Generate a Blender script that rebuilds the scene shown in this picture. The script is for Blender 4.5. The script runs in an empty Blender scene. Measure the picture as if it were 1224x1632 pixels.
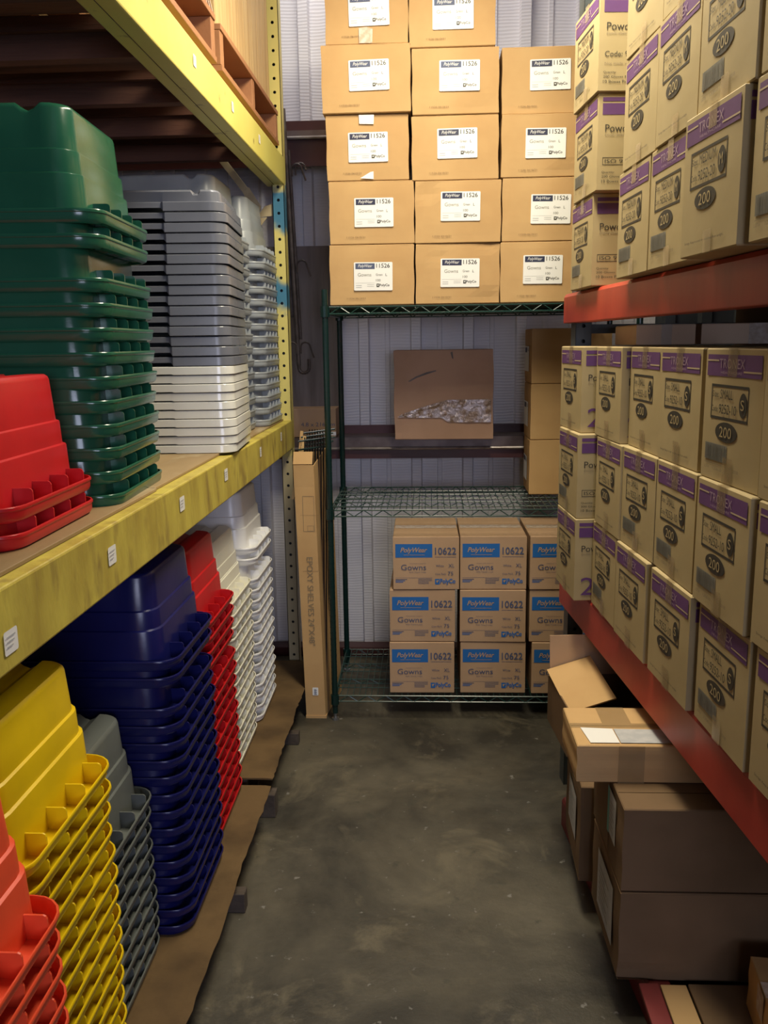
import bpy, bmesh, math, random
from mathutils import Vector, Matrix
random.seed(7)
S = bpy.context.scene
COL = S.collection
R = math.radians

# ------------------------------------------------------------------ camera, world, lights, exposure
CAM_H = 1.6
yaw, pitch, roll = 0.0510058, 0.1905232, -0.0140
F = Vector((-math.sin(yaw)*math.cos(pitch), math.cos(yaw)*math.cos(pitch), -math.sin(pitch)))
Rr = Vector((math.cos(yaw), math.sin(yaw), 0)); U = Rr.cross(F)
Xc = Rr*math.cos(roll) + U*math.sin(roll); Uc = -Rr*math.sin(roll) + U*math.cos(roll)
cd = bpy.data.cameras.new('camera'); cam = bpy.data.objects.new('camera', cd); COL.objects.link(cam)
m = Matrix.Identity(4)
for i in range(3):
    m[i][0] = Xc[i]; m[i][1] = Uc[i]; m[i][2] = -F[i]
m[0][3], m[1][3], m[2][3] = 0, 0, CAM_H
cam.matrix_world = m
cd.sensor_fit = 'VERTICAL'; cd.sensor_height = 36; cd.lens = 1400/1632*36; cd.clip_start = 0.05
S.camera = cam
w = bpy.data.worlds.new('world'); S.world = w; w.use_nodes = True
w.node_tree.nodes['Background'].inputs[0].default_value = (0.55, 0.62, 0.8, 1)
w.node_tree.nodes['Background'].inputs[1].default_value = 0.03

def area(name, loc, target, sx, sy, power, color):
    l = bpy.data.lights.new(name, 'AREA'); l.shape = 'RECTANGLE'; l.size = sx; l.size_y = sy
    l.energy = power; l.color = color
    o = bpy.data.objects.new(name, l); COL.objects.link(o); o.location = loc
    o.rotation_euler = (Vector(target)-Vector(loc)).to_track_quat('-Z', 'Y').to_euler()
    return o
area('aisle_lamp_light', (0.18, 2.35, 3.08), (0.12, 2.5, 0), 0.22, 1.4, 60, (1.0, 0.90, 0.68))
area('door_daylight', (0.90, -3.2, 1.80), (-0.1, 3, 1.0), 1.8, 1.3, 78, (0.72, 0.76, 1.0))
area('rear_lamp_light', (-0.35, 3.75, 4.15), (-0.45, 4.3, 1.5), 1.2, 0.3, 22, (1.0, 0.95, 0.88))
S.view_settings.view_transform = 'Standard'; S.view_settings.look = 'None'
S.view_settings.exposure = 0.0; S.view_settings.gamma = 1.0; S.view_settings.use_curve_mapping = False

# ------------------------------------------------------------------ materials
def mat(name, col, rough=0.6, col2=None, scale=4.0, stretch=(1, 1, 1), bump=0.0, bscale=30.0, metal=0.0,
        lo=0.4, hi=0.65, spec=0.5, sss=0.0, coat=0.0, detail=6.0, col3=None, scale3=20.0, lo3=0.55, hi3=0.7):
    ma = bpy.data.materials.new(name); ma.use_nodes = True
    nt = ma.node_tree; N = nt.nodes; L = nt.links
    b = N['Principled BSDF']
    b.inputs['Base Color'].default_value = (*col, 1); b.inputs['Roughness'].default_value = rough
    b.inputs['Metallic'].default_value = metal; b.inputs['Specular IOR Level'].default_value = spec
    b.inputs['Coat Weight'].default_value = coat
    tc = N.new('ShaderNodeTexCoord'); mp = N.new('ShaderNodeMapping'); mp.inputs['Scale'].default_value = stretch
    L.new(tc.outputs['Object'], mp.inputs[0])
    out = None
    if col2:
        n = N.new('ShaderNodeTexNoise'); n.inputs['Scale'].default_value = scale; n.inputs['Detail'].default_value = detail
        L.new(mp.outputs[0], n.inputs[0])
        r = N.new('ShaderNodeValToRGB'); r.color_ramp.elements[0].position = lo; r.color_ramp.elements[1].position = hi
        r.color_ramp.elements[0].color = (*col, 1); r.color_ramp.elements[1].color = (*col2, 1)
        L.new(n.outputs['Fac'], r.inputs[0]); out = r.outputs[0]
        if col3:
            n3 = N.new('ShaderNodeTexNoise'); n3.inputs['Scale'].default_value = scale3; n3.inputs['Detail'].default_value = 8
            L.new(mp.outputs[0], n3.inputs[0])
            r3 = N.new('ShaderNodeValToRGB'); r3.color_ramp.elements[0].position = lo3; r3.color_ramp.elements[1].position = hi3
            L.new(n3.outputs['Fac'], r3.inputs[0])
            mx = N.new('ShaderNodeMixRGB'); L.new(r3.outputs[0], mx.inputs[0]); L.new(out, mx.inputs[1])
            mx.inputs[2].default_value = (*col3, 1); out = mx.outputs[0]
        L.new(out, b.inputs['Base Color'])
    if bump:
        n2 = N.new('ShaderNodeTexNoise'); n2.inputs['Scale'].default_value = bscale; n2.inputs['Detail'].default_value = 4
        L.new(mp.outputs[0], n2.inputs[0])
        bu = N.new('ShaderNodeBump'); bu.inputs['Strength'].default_value = bump; bu.inputs['Distance'].default_value = 0.01
        L.new(n2.outputs['Fac'], bu.inputs['Height']); L.new(bu.outputs[0], b.inputs['Normal'])
    return ma

M = {}
M['kraft'] = mat('kraft_cardboard', (.54, .345, .155), .75, (.49, .30, .13), 5, bump=.25, bscale=7, spec=.25)
M['kraft_in'] = mat('kraft_cardboard_inside', (.34, .225, .115), .8, (.30, .20, .10), 6, spec=.2)
M['kraft_pink'] = mat('kraft_pale_cardboard', (.50, .33, .20), .72, (.45, .29, .17), 5, bump=.2, bscale=6, spec=.25)
M['kraft_old'] = mat('kraft_reddish_cardboard', (.54, .34, .23), .75, (.47, .29, .19), 4, bump=.25, bscale=6, spec=.25)
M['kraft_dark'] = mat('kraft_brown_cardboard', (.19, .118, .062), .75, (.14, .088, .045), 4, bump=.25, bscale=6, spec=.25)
M['kraft_light'] = mat('kraft_light_cardboard', (.86, .63, .44), .7, (.82, .59, .40), 5, spec=.25)
M['tan'] = mat('tan_cardboard', (.45, .355, .19), .7, (.41, .32, .165), 5, bump=.12, bscale=9, spec=.25)
M['sheet'] = mat('sheet_cardboard', (.150, .094, .042), .85, (.09, .056, .027), 6, bump=.3, bscale=25, spec=.2)
M['purple'] = mat('purple_print', (.125, .045, .17), .6, (.11, .038, .15), 20)
M['purple_text'] = mat('purple_band_lettering', (.36, .25, .32), .6)
M['tan_line'] = mat('unprinted_line', (.50, .39, .25), .7)
M['black_ink'] = mat('black_ink', (.035, .03, .022), .6)
M['grey_ink'] = mat('faded_ink', (.22, .17, .10), .7)
M['bar_ink'] = mat('barcode_ink', (.10, .095, .08), .6)
M['bar_grey'] = mat('barcode_ground', (.24, .23, .19), .6)
M['tape'] = mat('brown_tape', (.33, .24, .12), .22, (.38, .28, .15), 30, spec=.6)
M['tape_pale'] = mat('pale_tape', (.46, .36, .21), .2, (.50, .40, .26), 30, spec=.6)
M['clear_tape'] = mat('clear_tape', (.60, .46, .34), .15, (.75, .65, .55), 60, spec=.8)
for k_ in ('tape', 'tape_pale'):
    M[k_].node_tree.nodes['Principled BSDF'].inputs['Alpha'].default_value = .45
M['red_dark'] = mat('dull_dark_red_paint', (.20, .028, .028), .5, (.12, .02, .02), 5)
M['paper'] = mat('label_paper', (.82, .82, .80), .5)
M['paper_grey'] = mat('label_grey_paper', (.42, .43, .44), .6, (.5, .5, .5), 40)
M['teal'] = mat('teal_sticker', (.10, .38, .33), .5)
M['navy'] = mat('navy_ink', (.015, .02, .06), .5)
M['blue_ink'] = mat('blue_ink', (.012, .13, .42), .6)
M['slate_ink'] = mat('slate_ink', (.07, .09, .17), .6)
M['yellow'] = mat('yellow_rack_paint', (.60, .50, .085), .45, (.42, .32, .055), 2.2, (4, 4, 1.6), bump=.15, bscale=20,
                  lo=.40, hi=.66, col3=(.26, .175, .045), scale3=4.5, lo3=.54, hi3=.74)
M['bright_yellow'] = mat('clean_yellow_rack_paint', (.72, .66, .17), .38, (.66, .58, .13), 3, bump=.08, bscale=12,
                  lo=.42, hi=.7, col3=(.25, .18, .05), scale3=14, lo3=.66, hi3=.74)
M['beige'] = mat('beige_rack_paint', (.50, .41, .24), .5, (.36, .28, .15), 10, bump=.1)
M['red'] = mat('red_rack_paint', (.46, .045, .028), .42, (.38, .03, .02), 5, bump=.06, bscale=20, col3=(.20, .03, .02), scale3=4, lo3=.6, hi3=.8)
M['red_scuffed'] = mat('scuffed_red_rack_paint', (.58, .07, .035), .38, (.30, .03, .02), 2.6, (1, 1, .25), bump=.06, bscale=20, lo=.35, hi=.62)
M['steel'] = mat('grey_green_steel', (.10, .12, .13), .45, (.06, .07, .07), 8, metal=.3)
M['epoxy'] = mat('dark_green_epoxy', (.003, .020, .018), .25, spec=.6)
M['wire'] = mat('green_coated_wire', (.008, .042, .034), .3, spec=.7)
M['rust'] = mat('rusty_dark_steel', (.11, .09, .085), .5, (.05, .038, .033), 18, metal=.3)
M['girt'] = mat('oxide_red_steel', (.10, .028, .026), .45, (.055, .02, .018), 5, (.3, 1, 1), metal=.1, bump=.1)
M['girt_top'] = mat('dusty_steel', (.17, .13, .12), .4, (.10, .07, .065), 12, metal=.3)
M['girt_shine'] = mat('girt_highlight_steel', (.34, .31, .30), .3, (.2, .17, .16), 14, metal=.5)
M['plank'] = mat('old_red_brown_timber', (.20, .085, .055), .75, (.10, .045, .03), 3, (.5, 5, 5), bump=.3)
M['timber'] = mat('orange_brown_timber', (.40, .185, .075), .65, (.30, .125, .05), 3, (1, .4, 1), bump=.2)
M['crate'] = mat('pale_crate_board', (.60, .42, .19), .6, (.48, .30, .12), 5, (6, 6, .3), bump=.1)
M['old_timber'] = mat('grey_pallet_timber', (.105, .080, .062), .85, (.06, .045, .035), 6, (1, 5, 1), bump=.4)
M['ply'] = mat('plywood_deck', (.34, .235, .115), .6, (.22, .14, .06), 3, (1, .35, 1), bump=.15, col3=(.42, .33, .20), scale3=12)
M['board'] = mat('weathered_board', (.23, .20, .19), .8, (.14, .12, .11), 4, (4, 4, .4), bump=.2)
M['black'] = mat('black_rubber_and_hole_shade', (.015, .015, .016), .4)
M['chrome'] = mat('zinc_foot', (.4, .42, .45), .3, metal=.9)
M['strap'] = mat('clear_strap', (.65, .50, .40), .3)

def plastic(name, c, rough=.28, sub=0.0, dirt=0.12):
    c2 = tuple(x*(1-dirt) for x in c)
    ma = mat(name, c, rough, c2, 7, bump=.02, bscale=60, spec=.5)
    return ma
M['p_green'] = plastic('green_plastic', (.018, .115, .062), .2)
M['p_red'] = plastic('red_plastic', (.56, .012, .016), .35)
M['p_orange'] = plastic('orange_red_plastic', (.80, .085, .030), .38)
M['p_yellow'] = plastic('yellow_plastic', (.80, .56, .006), .3)
M['p_blue'] = plastic('navy_blue_plastic', (.008, .010, .095), .28)
M['p_grey'] = plastic('grey_plastic', (.15, .165, .155), .35)
M['p_lgrey'] = plastic('light_grey_plastic', (.36, .39, .41), .33)
M['p_tray'] = plastic('tray_grey_plastic', (.155, .165, .20), .26)
M['p_white'] = plastic('white_plastic', (.90, .90, .89), .3, dirt=.04)
M['p_cream'] = plastic('cream_plastic', (.88, .86, .73), .32, dirt=.05)
M['p_clear'] = plastic('milky_plastic', (.74, .74, .69), .16, dirt=.05)
M['p_black'] = plastic('black_plastic', (.02, .02, .021), .3)

def concrete():
    ma = bpy.data.materials.new('stained_concrete'); ma.use_nodes = True
    N = ma.node_tree.nodes; L = ma.node_tree.links; b = N['Principled BSDF']
    tc = N.new('ShaderNodeTexCoord')
    def noise(s, d, r=.5, dist=0):
        n = N.new('ShaderNodeTexNoise'); n.inputs['Scale'].default_value = s; n.inputs['Detail'].default_value = d
        n.inputs['Roughness'].default_value = r; n.inputs['Distortion'].default_value = dist
        L.new(tc.outputs['Object'], n.inputs[0]); return n.outputs['Fac']
    def ramp(fac, p0, p1, c0, c1):
        r = N.new('ShaderNodeValToRGB'); r.color_ramp.elements[0].position = p0; r.color_ramp.elements[1].position = p1
        r.color_ramp.elements[0].color = (*c0, 1); r.color_ramp.elements[1].color = (*c1, 1); L.new(fac, r.inputs[0]); return r.outputs[0]
    def mix(f, a, c):
        x = N.new('ShaderNodeMixRGB'); L.new(f, x.inputs[0]); L.new(a, x.inputs[1])
        if isinstance(c, tuple): x.inputs[2].default_value = (*c, 1)
        else: L.new(c, x.inputs[2])
        return x.outputs[0]
    base = ramp(noise(1.25, 9, .62, .3), .42, .60, (.034, .030, .022), (.112, .097, .068))
    k = (0, 0, 0); o = (1, 1, 1)
    base = mix(ramp(noise(3.2, 10, .65, .6), .55, .66, k, (.8, .8, .8)), base, (.15, .128, .085))
    base = mix(ramp(noise(11, 6, .7, .2), .60, .68, k, (.8, .8, .8)), base, (.052, .050, .036))
    base = mix(ramp(noise(28, 4, .6), .66, .72, k, (.75, .75, .75)), base, (.24, .23, .21))
    base = mix(ramp(noise(7, 7, .7, .2), .69, .74, k, (.6, .6, .6)), base, (.36, .35, .33))
    L.new(base, b.inputs['Base Color'])
    L.new(ramp(noise(4, 6), .3, .7, (.42, .42, .42), (.75, .75, .75)), b.inputs['Roughness'])
    bu = N.new('ShaderNodeBump'); bu.inputs['Strength'].default_value = .35; bu.inputs['Distance'].default_value = .008
    L.new(noise(22, 8, .7), bu.inputs['Height']); L.new(bu.outputs[0], b.inputs['Normal'])
    return ma
M['concrete'] = concrete()

def wallmat():
    ma = mat('white_sheet_cladding', (.80, .79, .83), .5, (.70, .69, .74), 3, (1, 1, .4))
    N = ma.node_tree.nodes; L = ma.node_tree.links; b = N['Principled BSDF']
    tc = N.new('ShaderNodeTexCoord'); wv = N.new('ShaderNodeTexWave'); wv.bands_direction = 'Z'
    wv.inputs['Scale'].default_value = 22; wv.inputs['Distortion'].default_value = 6; wv.inputs['Detail'].default_value = 1
    wv.inputs['Detail Scale'].default_value = .25
    L.new(tc.outputs['Object'], wv.inputs[0])
    bu = N.new('ShaderNodeBump'); bu.inputs['Strength'].default_value = .12; bu.inputs['Distance'].default_value = .01
    L.new(wv.outputs['Fac'], bu.inputs['Height']); L.new(bu.outputs[0], b.inputs['Normal'])
    return ma
M['cladding'] = wallmat()

def postmat():
    ma = bpy.data.materials.new('yellow_post_with_blue_paint'); ma.use_nodes = True
    N = ma.node_tree.nodes; L = ma.node_tree.links; b = N['Principled BSDF']; b.inputs['Roughness'].default_value = .45
    tc = N.new('ShaderNodeTexCoord'); sp = N.new('ShaderNodeSeparateXYZ'); L.new(tc.outputs['Object'], sp.inputs[0])
    n = N.new('ShaderNodeTexNoise'); n.inputs['Scale'].default_value = 14; L.new(tc.outputs['Object'], n.inputs[0])
    ad = N.new('ShaderNodeMath'); ad.operation = 'MULTIPLY_ADD'; ad.inputs[1].default_value = .16; L.new(n.outputs['Fac'], ad.inputs[0])
    L.new(sp.outputs['Z'], ad.inputs[2])
    mr = N.new('ShaderNodeMapRange'); mr.inputs['From Min'].default_value = 0; mr.inputs['From Max'].default_value = 3.2; L.new(ad.outputs[0], mr.inputs[0])
    r = N.new('ShaderNodeValToRGB'); cr = r.color_ramp; cr.interpolation = 'LINEAR'
    be, ye, bl = (.50, .42, .24, 1), (.66, .57, .17, 1), (.05, .19, .30, 1)
    pts = [(0, be), (1.17, be), (1.20, ye), (1.80, ye), (1.84, bl), (1.92, bl), (1.97, ye), (2.14, ye), (2.19, bl), (2.33, bl), (2.37, ye), (3.2, ye)]
    cr.elements[0].position = 0; cr.elements[0].color = be; cr.elements[1].position = 1; cr.elements[1].color = ye
    for z, c in pts[1:-1]:
        e = cr.elements.new((z)/3.2); e.color = c
    L.new(mr.outputs[0], r.inputs[0]); L.new(r.outputs[0], b.inputs['Base Color'])
    return ma
M['post'] = postmat()

# ------------------------------------------------------------------ geometry helpers
class MB:
    """collects shapes into one mesh"""
    def __init__(s): s.v = []; s.f = []; s.mi = []; s.mats = []
    def mid(s, m):
        if m not in s.mats: s.mats.append(m)
        return s.mats.index(m)
    def add(s, vs, fs, m):
        k = len(s.v); i = s.mid(m); s.v += [tuple(p) for p in vs]
        s.f += [tuple(a+k for a in f) for f in fs]; s.mi += [i]*len(fs)
    def box(s, a, b, m, T=None):
        x0, y0, z0 = a; x1, y1, z1 = b
        vs = [(x0,y0,z0),(x1,y0,z0),(x1,y1,z0),(x0,y1,z0),(x0,y0,z1),(x1,y0,z1),(x1,y1,z1),(x0,y1,z1)]
        if T: vs = [T @ Vector(p) for p in vs]
        s.add(vs, [(0,3,2,1),(4,5,6,7),(0,1,5,4),(1,2,6,5),(2,3,7,6),(3,0,4,7)], m)
    def quad(s, p, m): s.add(p, [(0,1,2,3)], m)
    def bar(s, p, q, r, m, n=5):
        p = Vector(p); q = Vector(q); d = (q-p).normalized(); a = d.orthogonal().normalized(); b = d.cross(a)
        vs = []
        for c in (p, q):
            for k in range(n):
                t = 2*math.pi*k/n; vs.append(c + a*math.cos(t)*r + b*math.sin(t)*r)
        fs = [(k, (k+1) % n, n+(k+1) % n, n+k) for k in range(n)] + [tuple(range(n))[::-1], tuple(range(n, 2*n))]
        s.add(vs, fs, m)
    def tube(s, pts, r, m, n=6):
        for a, b in zip(pts[:-1], pts[1:]): s.bar(a, b, r, m, n)
    def prism(s, prof, axis, a, b, m):
        """profile of 2D points extruded along axis from a to b"""
        n = len(prof); vs = []
        for t in (a, b):
            for p in prof:
                if axis == 'x': vs.append((t, p[0], p[1]))
                elif axis == 'y': vs.append((p[0], t, p[1]))
                else: vs.append((p[0], p[1], t))
        s.add(vs, [(k, (k+1) % n, n+(k+1) % n, n+k) for k in range(n)] + [tuple(range(n)), tuple(range(n, 2*n))[::-1]], m)
    def mesh(s, name, smooth=False):
        me = bpy.data.meshes.new(name); me.from_pydata(s.v, [], s.f)
        for m in s.mats: me.materials.append(m)
        me.polygons.foreach_set('material_index', s.mi)
        bm = bmesh.new(); bm.from_mesh(me); bmesh.ops.recalc_face_normals(bm, faces=bm.faces[:]); bm.to_mesh(me); bm.free()
        if smooth: me.polygons.foreach_set('use_smooth', [True]*len(me.polygons))
        me.update(); return me
    def build(s, name, parent=None, bevel=0, smooth=False):
        return link(name, s.mesh(name, smooth), parent, bevel)

def link(name, me, parent=None, bevel=0):
    o = bpy.data.objects.new(name, me); COL.objects.link(o)
    if parent: o.parent = parent
    if bevel:
        b = o.modifiers.new('bevel', 'BEVEL'); b.width = bevel; b.segments = 2; b.limit_method = 'ANGLE'; b.angle_limit = R(50)
    return o
def tag(o, label, cat, group=None):
    o['label'] = label; o['category'] = cat
    if group: o['group'] = group
    return o
def thing(name, label, cat, loc=(0,0,0), rz=0, group=None):
    o = bpy.data.objects.new(name, None); COL.objects.link(o); o.empty_display_size = .05
    o.location = loc; o.rotation_euler = (0, 0, rz); return tag(o, label, cat, group)
def struct(o): o['kind'] = 'structure'; return o
def dup(src, loc, rz, label, group=None):
    c = src.copy(); COL.objects.link(c); c.location = loc; c.rotation_euler = (0, 0, rz); c['label'] = label
    if group: c['group'] = group
    for ch in src.children:
        d = ch.copy(); COL.objects.link(d); d.parent = c
        for g in ch.children:
            e = g.copy(); COL.objects.link(e); e.parent = d
    return c

# text cache: glyph outlines of the built-in font as filled polygons in a unit box
_tc = {}
def glyphs(txt, shear=0.0, bold=0.0):
    k = (txt, shear, bold)
    if k not in _tc:
        cu = bpy.data.curves.new('t', 'FONT'); cu.body = txt; cu.resolution_u = 3; cu.shear = shear; cu.offset = bold
        ob = bpy.data.objects.new('t', cu); COL.objects.link(ob)
        dg = bpy.context.evaluated_depsgraph_get(); me = ob.evaluated_get(dg).to_mesh()
        vs = [(v.co.x, v.co.y) for v in me.vertices]; fs = [tuple(p.vertices) for p in me.polygons]
        ob.evaluated_get(dg).to_mesh_clear()
        bpy.data.objects.remove(ob); bpy.data.curves.remove(cu)
        x0 = min(v[0] for v in vs); x1 = max(v[0] for v in vs); y0 = min(v[1] for v in vs); y1 = max(v[1] for v in vs)
        _tc[k] = ([((x-x0)/(x1-x0), (y-y0)/(y1-y0)) for x, y in vs], fs)
    return _tc[k]

class Face:
    """prints flat shapes on a plane: origin + u*U + v*V, lifted along N"""
    def __init__(s, mb, O, Uv, Vv, lift=.0006):
        s.mb = mb; s.O = Vector(O); s.U = Vector(Uv); s.V = Vector(Vv); s.N = s.U.cross(s.V).normalized(); s.l = lift
    def P(s, u, v, k=1): return s.O + s.U*u + s.V*v + s.N*s.l*k
    def rect(s, u0, v0, u1, v1, m, k=1): s.mb.quad([s.P(u0,v0,k), s.P(u1,v0,k), s.P(u1,v1,k), s.P(u0,v1,k)], m)
    def poly(s, pts, m, k=1): s.mb.add([s.P(u,v,k) for u, v in pts], [tuple(range(len(pts)))], m)
    def frame(s, u0, v0, u1, v1, t, m, k=1, tv=None):
        tv = tv or t
        s.rect(u0, v0, u1, v0+tv, m, k); s.rect(u0, v1-tv, u1, v1, m, k)
        s.rect(u0, v0+tv, u0+t, v1-tv, m, k); s.rect(u1-t, v0+tv, u1, v1-tv, m, k)
    def ell(s, u, v, a, b, m, k=1, n=24):
        s.poly([(u+a*math.cos(2*math.pi*i/n), v+b*math.sin(2*math.pi*i/n)) for i in range(n)], m, k)
    def rrect(s, u0, v0, u1, v1, r, m, k=1):
        pts = []
        for cx, cy, a0 in ((u1-r, v0+r, -90), (u1-r, v1-r, 0), (u0+r, v1-r, 90), (u0+r, v0+r, 180)):
            for i in range(4):
                a = R(a0+30*i); pts.append((cx+r*math.cos(a), cy+r*math.sin(a)))
        s.poly(pts, m, k)
    def text(s, t, u0, v0, u1, v1, m, k=2, shear=0.0, bold=0.0):
        vs, fs = glyphs(t, shear, bold)
        s.mb.add([s.P(u0+(u1-u0)*x, v0+(v1-v0)*y, k) for x, y in vs], fs, m)

# ------------------------------------------------------------------ room
mb = MB(); mb.box((-2.4, -3.6, -.1), (2.4, 4.6, 0), M['concrete']); struct(mb.build('floor'))
mb = MB(); mb.box((-2.4, -3.6, 4.3), (2.4, 4.6, 4.4), M['cladding']); struct(mb.build('ceiling'))
mb = MB(); mb.box((-2.5, -3.6, 0), (-2.4, 4.6, 4.3), M['board']); struct(mb.build('wall_left'))
mb = MB(); mb.box((2.4, -3.6, 0), (2.5, 4.6, 4.3), M['board']); struct(mb.build('wall_right'))
# ribbed sheet cladding of the back wall
WY = 4.45; per = .2585; c0 = -.3145
prof = [(-2.4, 4.6)]
x = c0 - per*9
while x < 2.35:
    for dx, dy in ((-.0290, 0), (-.0225, -.034), (.0225, -.034), (.0290, 0), (.104, 0), (.107, -.008), (.126, -.008), (.129, 0)):
        if -2.39 < x+dx < 2.39: prof.append((x+dx, WY+dy))
    x += per
prof.append((2.4, 4.6))
mb = MB(); mb.prism(prof, 'z', 0, 4.3, M['cladding']); struct(mb.build('wall_back'))
# girts running across the wall, and the sill at its foot
def girt(name, z0, zm, z1, ztop):
    mb = MB()
    mb.box((-2.38, 4.385, z1-.012), (2.38, 4.41, ztop), M['girt'])
    mb.box((-2.38, 4.20, z1-.010), (2.38, 4.40, z1), M['girt_top'])
    mb.box((-2.38, 4.195, zm), (2.38, 4.205, z1), M['girt_top'])
    mb.box((-2.38, 4.215, z0), (2.38, 4.225, zm+.01), M['girt'])
    mb.bar((-2.38, 4.193, zm+.004), (2.38, 4.193, zm+.004), .008, M['girt_shine'], 8)  # pale bar paints the highlight along the lip edge
    return struct(mb.build(name))
girt('trim_1', 1.050, 1.097, 1.155, 1.195)
girt('trim_2', 2.395, 2.51, 2.545, 2.63)
mb = MB(); mb.box((-2.38, 4.33, 0), (2.38, 4.42, .05), M['girt']); struct(mb.build('trim_3', bevel=.004))

# ------------------------------------------------------------------ stacking totes (upside down)
def rring(hx, hy, r, z, n=5, cx=0):
    pts = []
    for sx, sy, a0 in ((1, -1, -90), (1, 1, 0), (-1, 1, 90), (-1, -1, 180)):
        for i in range(n+1):
            a = R(a0 + 90*i/n); pts.append((cx+sx*(hx-r)+r*math.cos(a), sy*(hy-r)+r*math.sin(a), z))
    return pts
def loft(rings, m, cap_top=True, cap_bot=False, mb=None):
    mb = mb or MB(); n = len(rings[0]); vs = [p for r in rings for p in r]; fs = []
    for j in range(len(rings)-1):
        for k in range(n): fs.append((j*n+k, j*n+(k+1) % n, (j+1)*n+(k+1) % n, (j+1)*n+k))
    if cap_top: fs.append(tuple((len(rings)-1)*n+k for k in range(n)))
    if cap_bot: fs.append(tuple(range(n))[::-1])
    mb.add(vs, fs, m); return mb
def finish(me, ang=35):
    for p in me.polygons: p.use_smooth = True
    me.set_sharp_from_angle(angle=R(ang)); return me

def tote_body_mesh(L, W, H, rimh, m, endin=.039, groove=.078):
    hx, hy = L/2, W/2; z = rimh
    R_ = [rring(hx-endin+.001, hy-.0075, .05, .003), rring(hx-endin-.003, hy-.011, .05, z+.066), rring(hx-endin-.0035, hy-.0115, .05, z+.068),
          rring(hx-endin-.0085, hy-.0165, .049, z+.0705), rring(hx-endin-.0105, hy-.0185, .048, z+.112), rring(hx-endin-.011, hy-.019, .048, z+.114),
          rring(hx-endin-.0155, hy-.0235, .048, z+.1165), rring(hx-endin-.020, hy-.031, .046, z+H-.010),
          rring(hx-endin-.022, hy-.033, .045, z+H-.004), rring(hx-endin-.027, hy-.038, .042, z+H)]
    mb = loft(R_, m); me = mb.mesh('tote_body')
    bm = bmesh.new(); bm.from_mesh(me); top = z+H
    for sgn in (1, -1):
        g = sgn*(hx-endin-.020-groove)
        for dx in (-.024, -.012, 0, .012, .024):
            bmesh.ops.bisect_plane(bm, geom=bm.verts[:]+bm.edges[:]+bm.faces[:], plane_co=(g+dx, 0, 0), plane_no=(1, 0, 0), dist=1e-5)
        bm.verts.ensure_lookup_table()
        for v in bm.verts:
            if v.co.z > top-.012:
                d = abs(v.co.x-g)
                if d < .02: v.co.z -= .015 if d < .006 else .010
    bmesh.ops.recalc_face_normals(bm, faces=bm.faces[:]); bm.to_mesh(me); bm.free()
    return finish(me)
def tote_rim_mesh(L, W, rimh, m, endin=.039, ribs=True, deep=False):
    hx, hy = L/2, W/2
    # a low ledge round the body, an upstanding lip with a rolled edge, and a tapering underside
    o = [rring(hx-endin-.002, hy-.011, .05, .006), rring(hx-.009, hy-.0065, .051, .004), rring(hx-.0048, hy-.005, .052, .007),
         rring(hx-.0040, hy-.0042, .053, rimh-.002), rring(hx-.0030, hy-.0030, .054, rimh), rring(hx-.0008, hy-.0008, .055, rimh),
         rring(hx, hy, .055, rimh-.0015), rring(hx, hy, .055, rimh-.0060), rring(hx-.0010, hy-.0010, .055, rimh-.0075)]
    if deep: o += [rring(hx-.0018, hy-.0018, .054, rimh-.008), rring(hx-.0025, hy-.0025, .053, .009), rring(hx-.005, hy-.005, .052, .003), rring(hx-.011, hy-.008, .050, 0), rring(hx-.016, hy-.009, .048, .001)]
    else: o += [rring(hx-.0030, hy-.0025, .053, rimh-.008), rring(hx-.0050, hy-.004, .052, .012), rring(hx-.009, hy-.006, .050, .004), rring(hx-.015, hy-.008, .048, 0), rring(hx-.018, hy-.009, .047, .001)]
    mb = loft(o, m, cap_top=False)
    if ribs:
        for y in rib_ys(W): rib_shape(mb, -1, hx, y, rimh, endin, m, .0205 if deep else None)
    return finish(mb.mesh('tote_rim'))
def rib_ys(W): return [(-.5+(k+.5)/4)*(W-.085)+.012 for k in range(4)]
RIBH = .0165
def rib_shape(mb, sx, hx, y, rimh, endin, m, rh=None):
    RIBH = rh or .0165; t = .0016; x0 = hx-endin-.006; x1 = hx-.0055; z0 = .004; z1 = rimh+RIBH
    prof = [(x0, z0), (x1, z0), (x1, z1-.006), (x1-.002, z1-.002), (x1-.006, z1), (x0+.004, z1), (x0+.001, z1+.006), (x0-.004, z1+.007)]
    mb.prism([(sx*a, b) for a, b in prof], 'y', y-t, y+t, m)
def rib_mesh(L, W, rimh, y, m, endin=.039, rh=None):
    mb = MB(); rib_shape(mb, 1, L/2, y, rimh, endin, m, rh); return mb.mesh('tote_rib')

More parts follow.
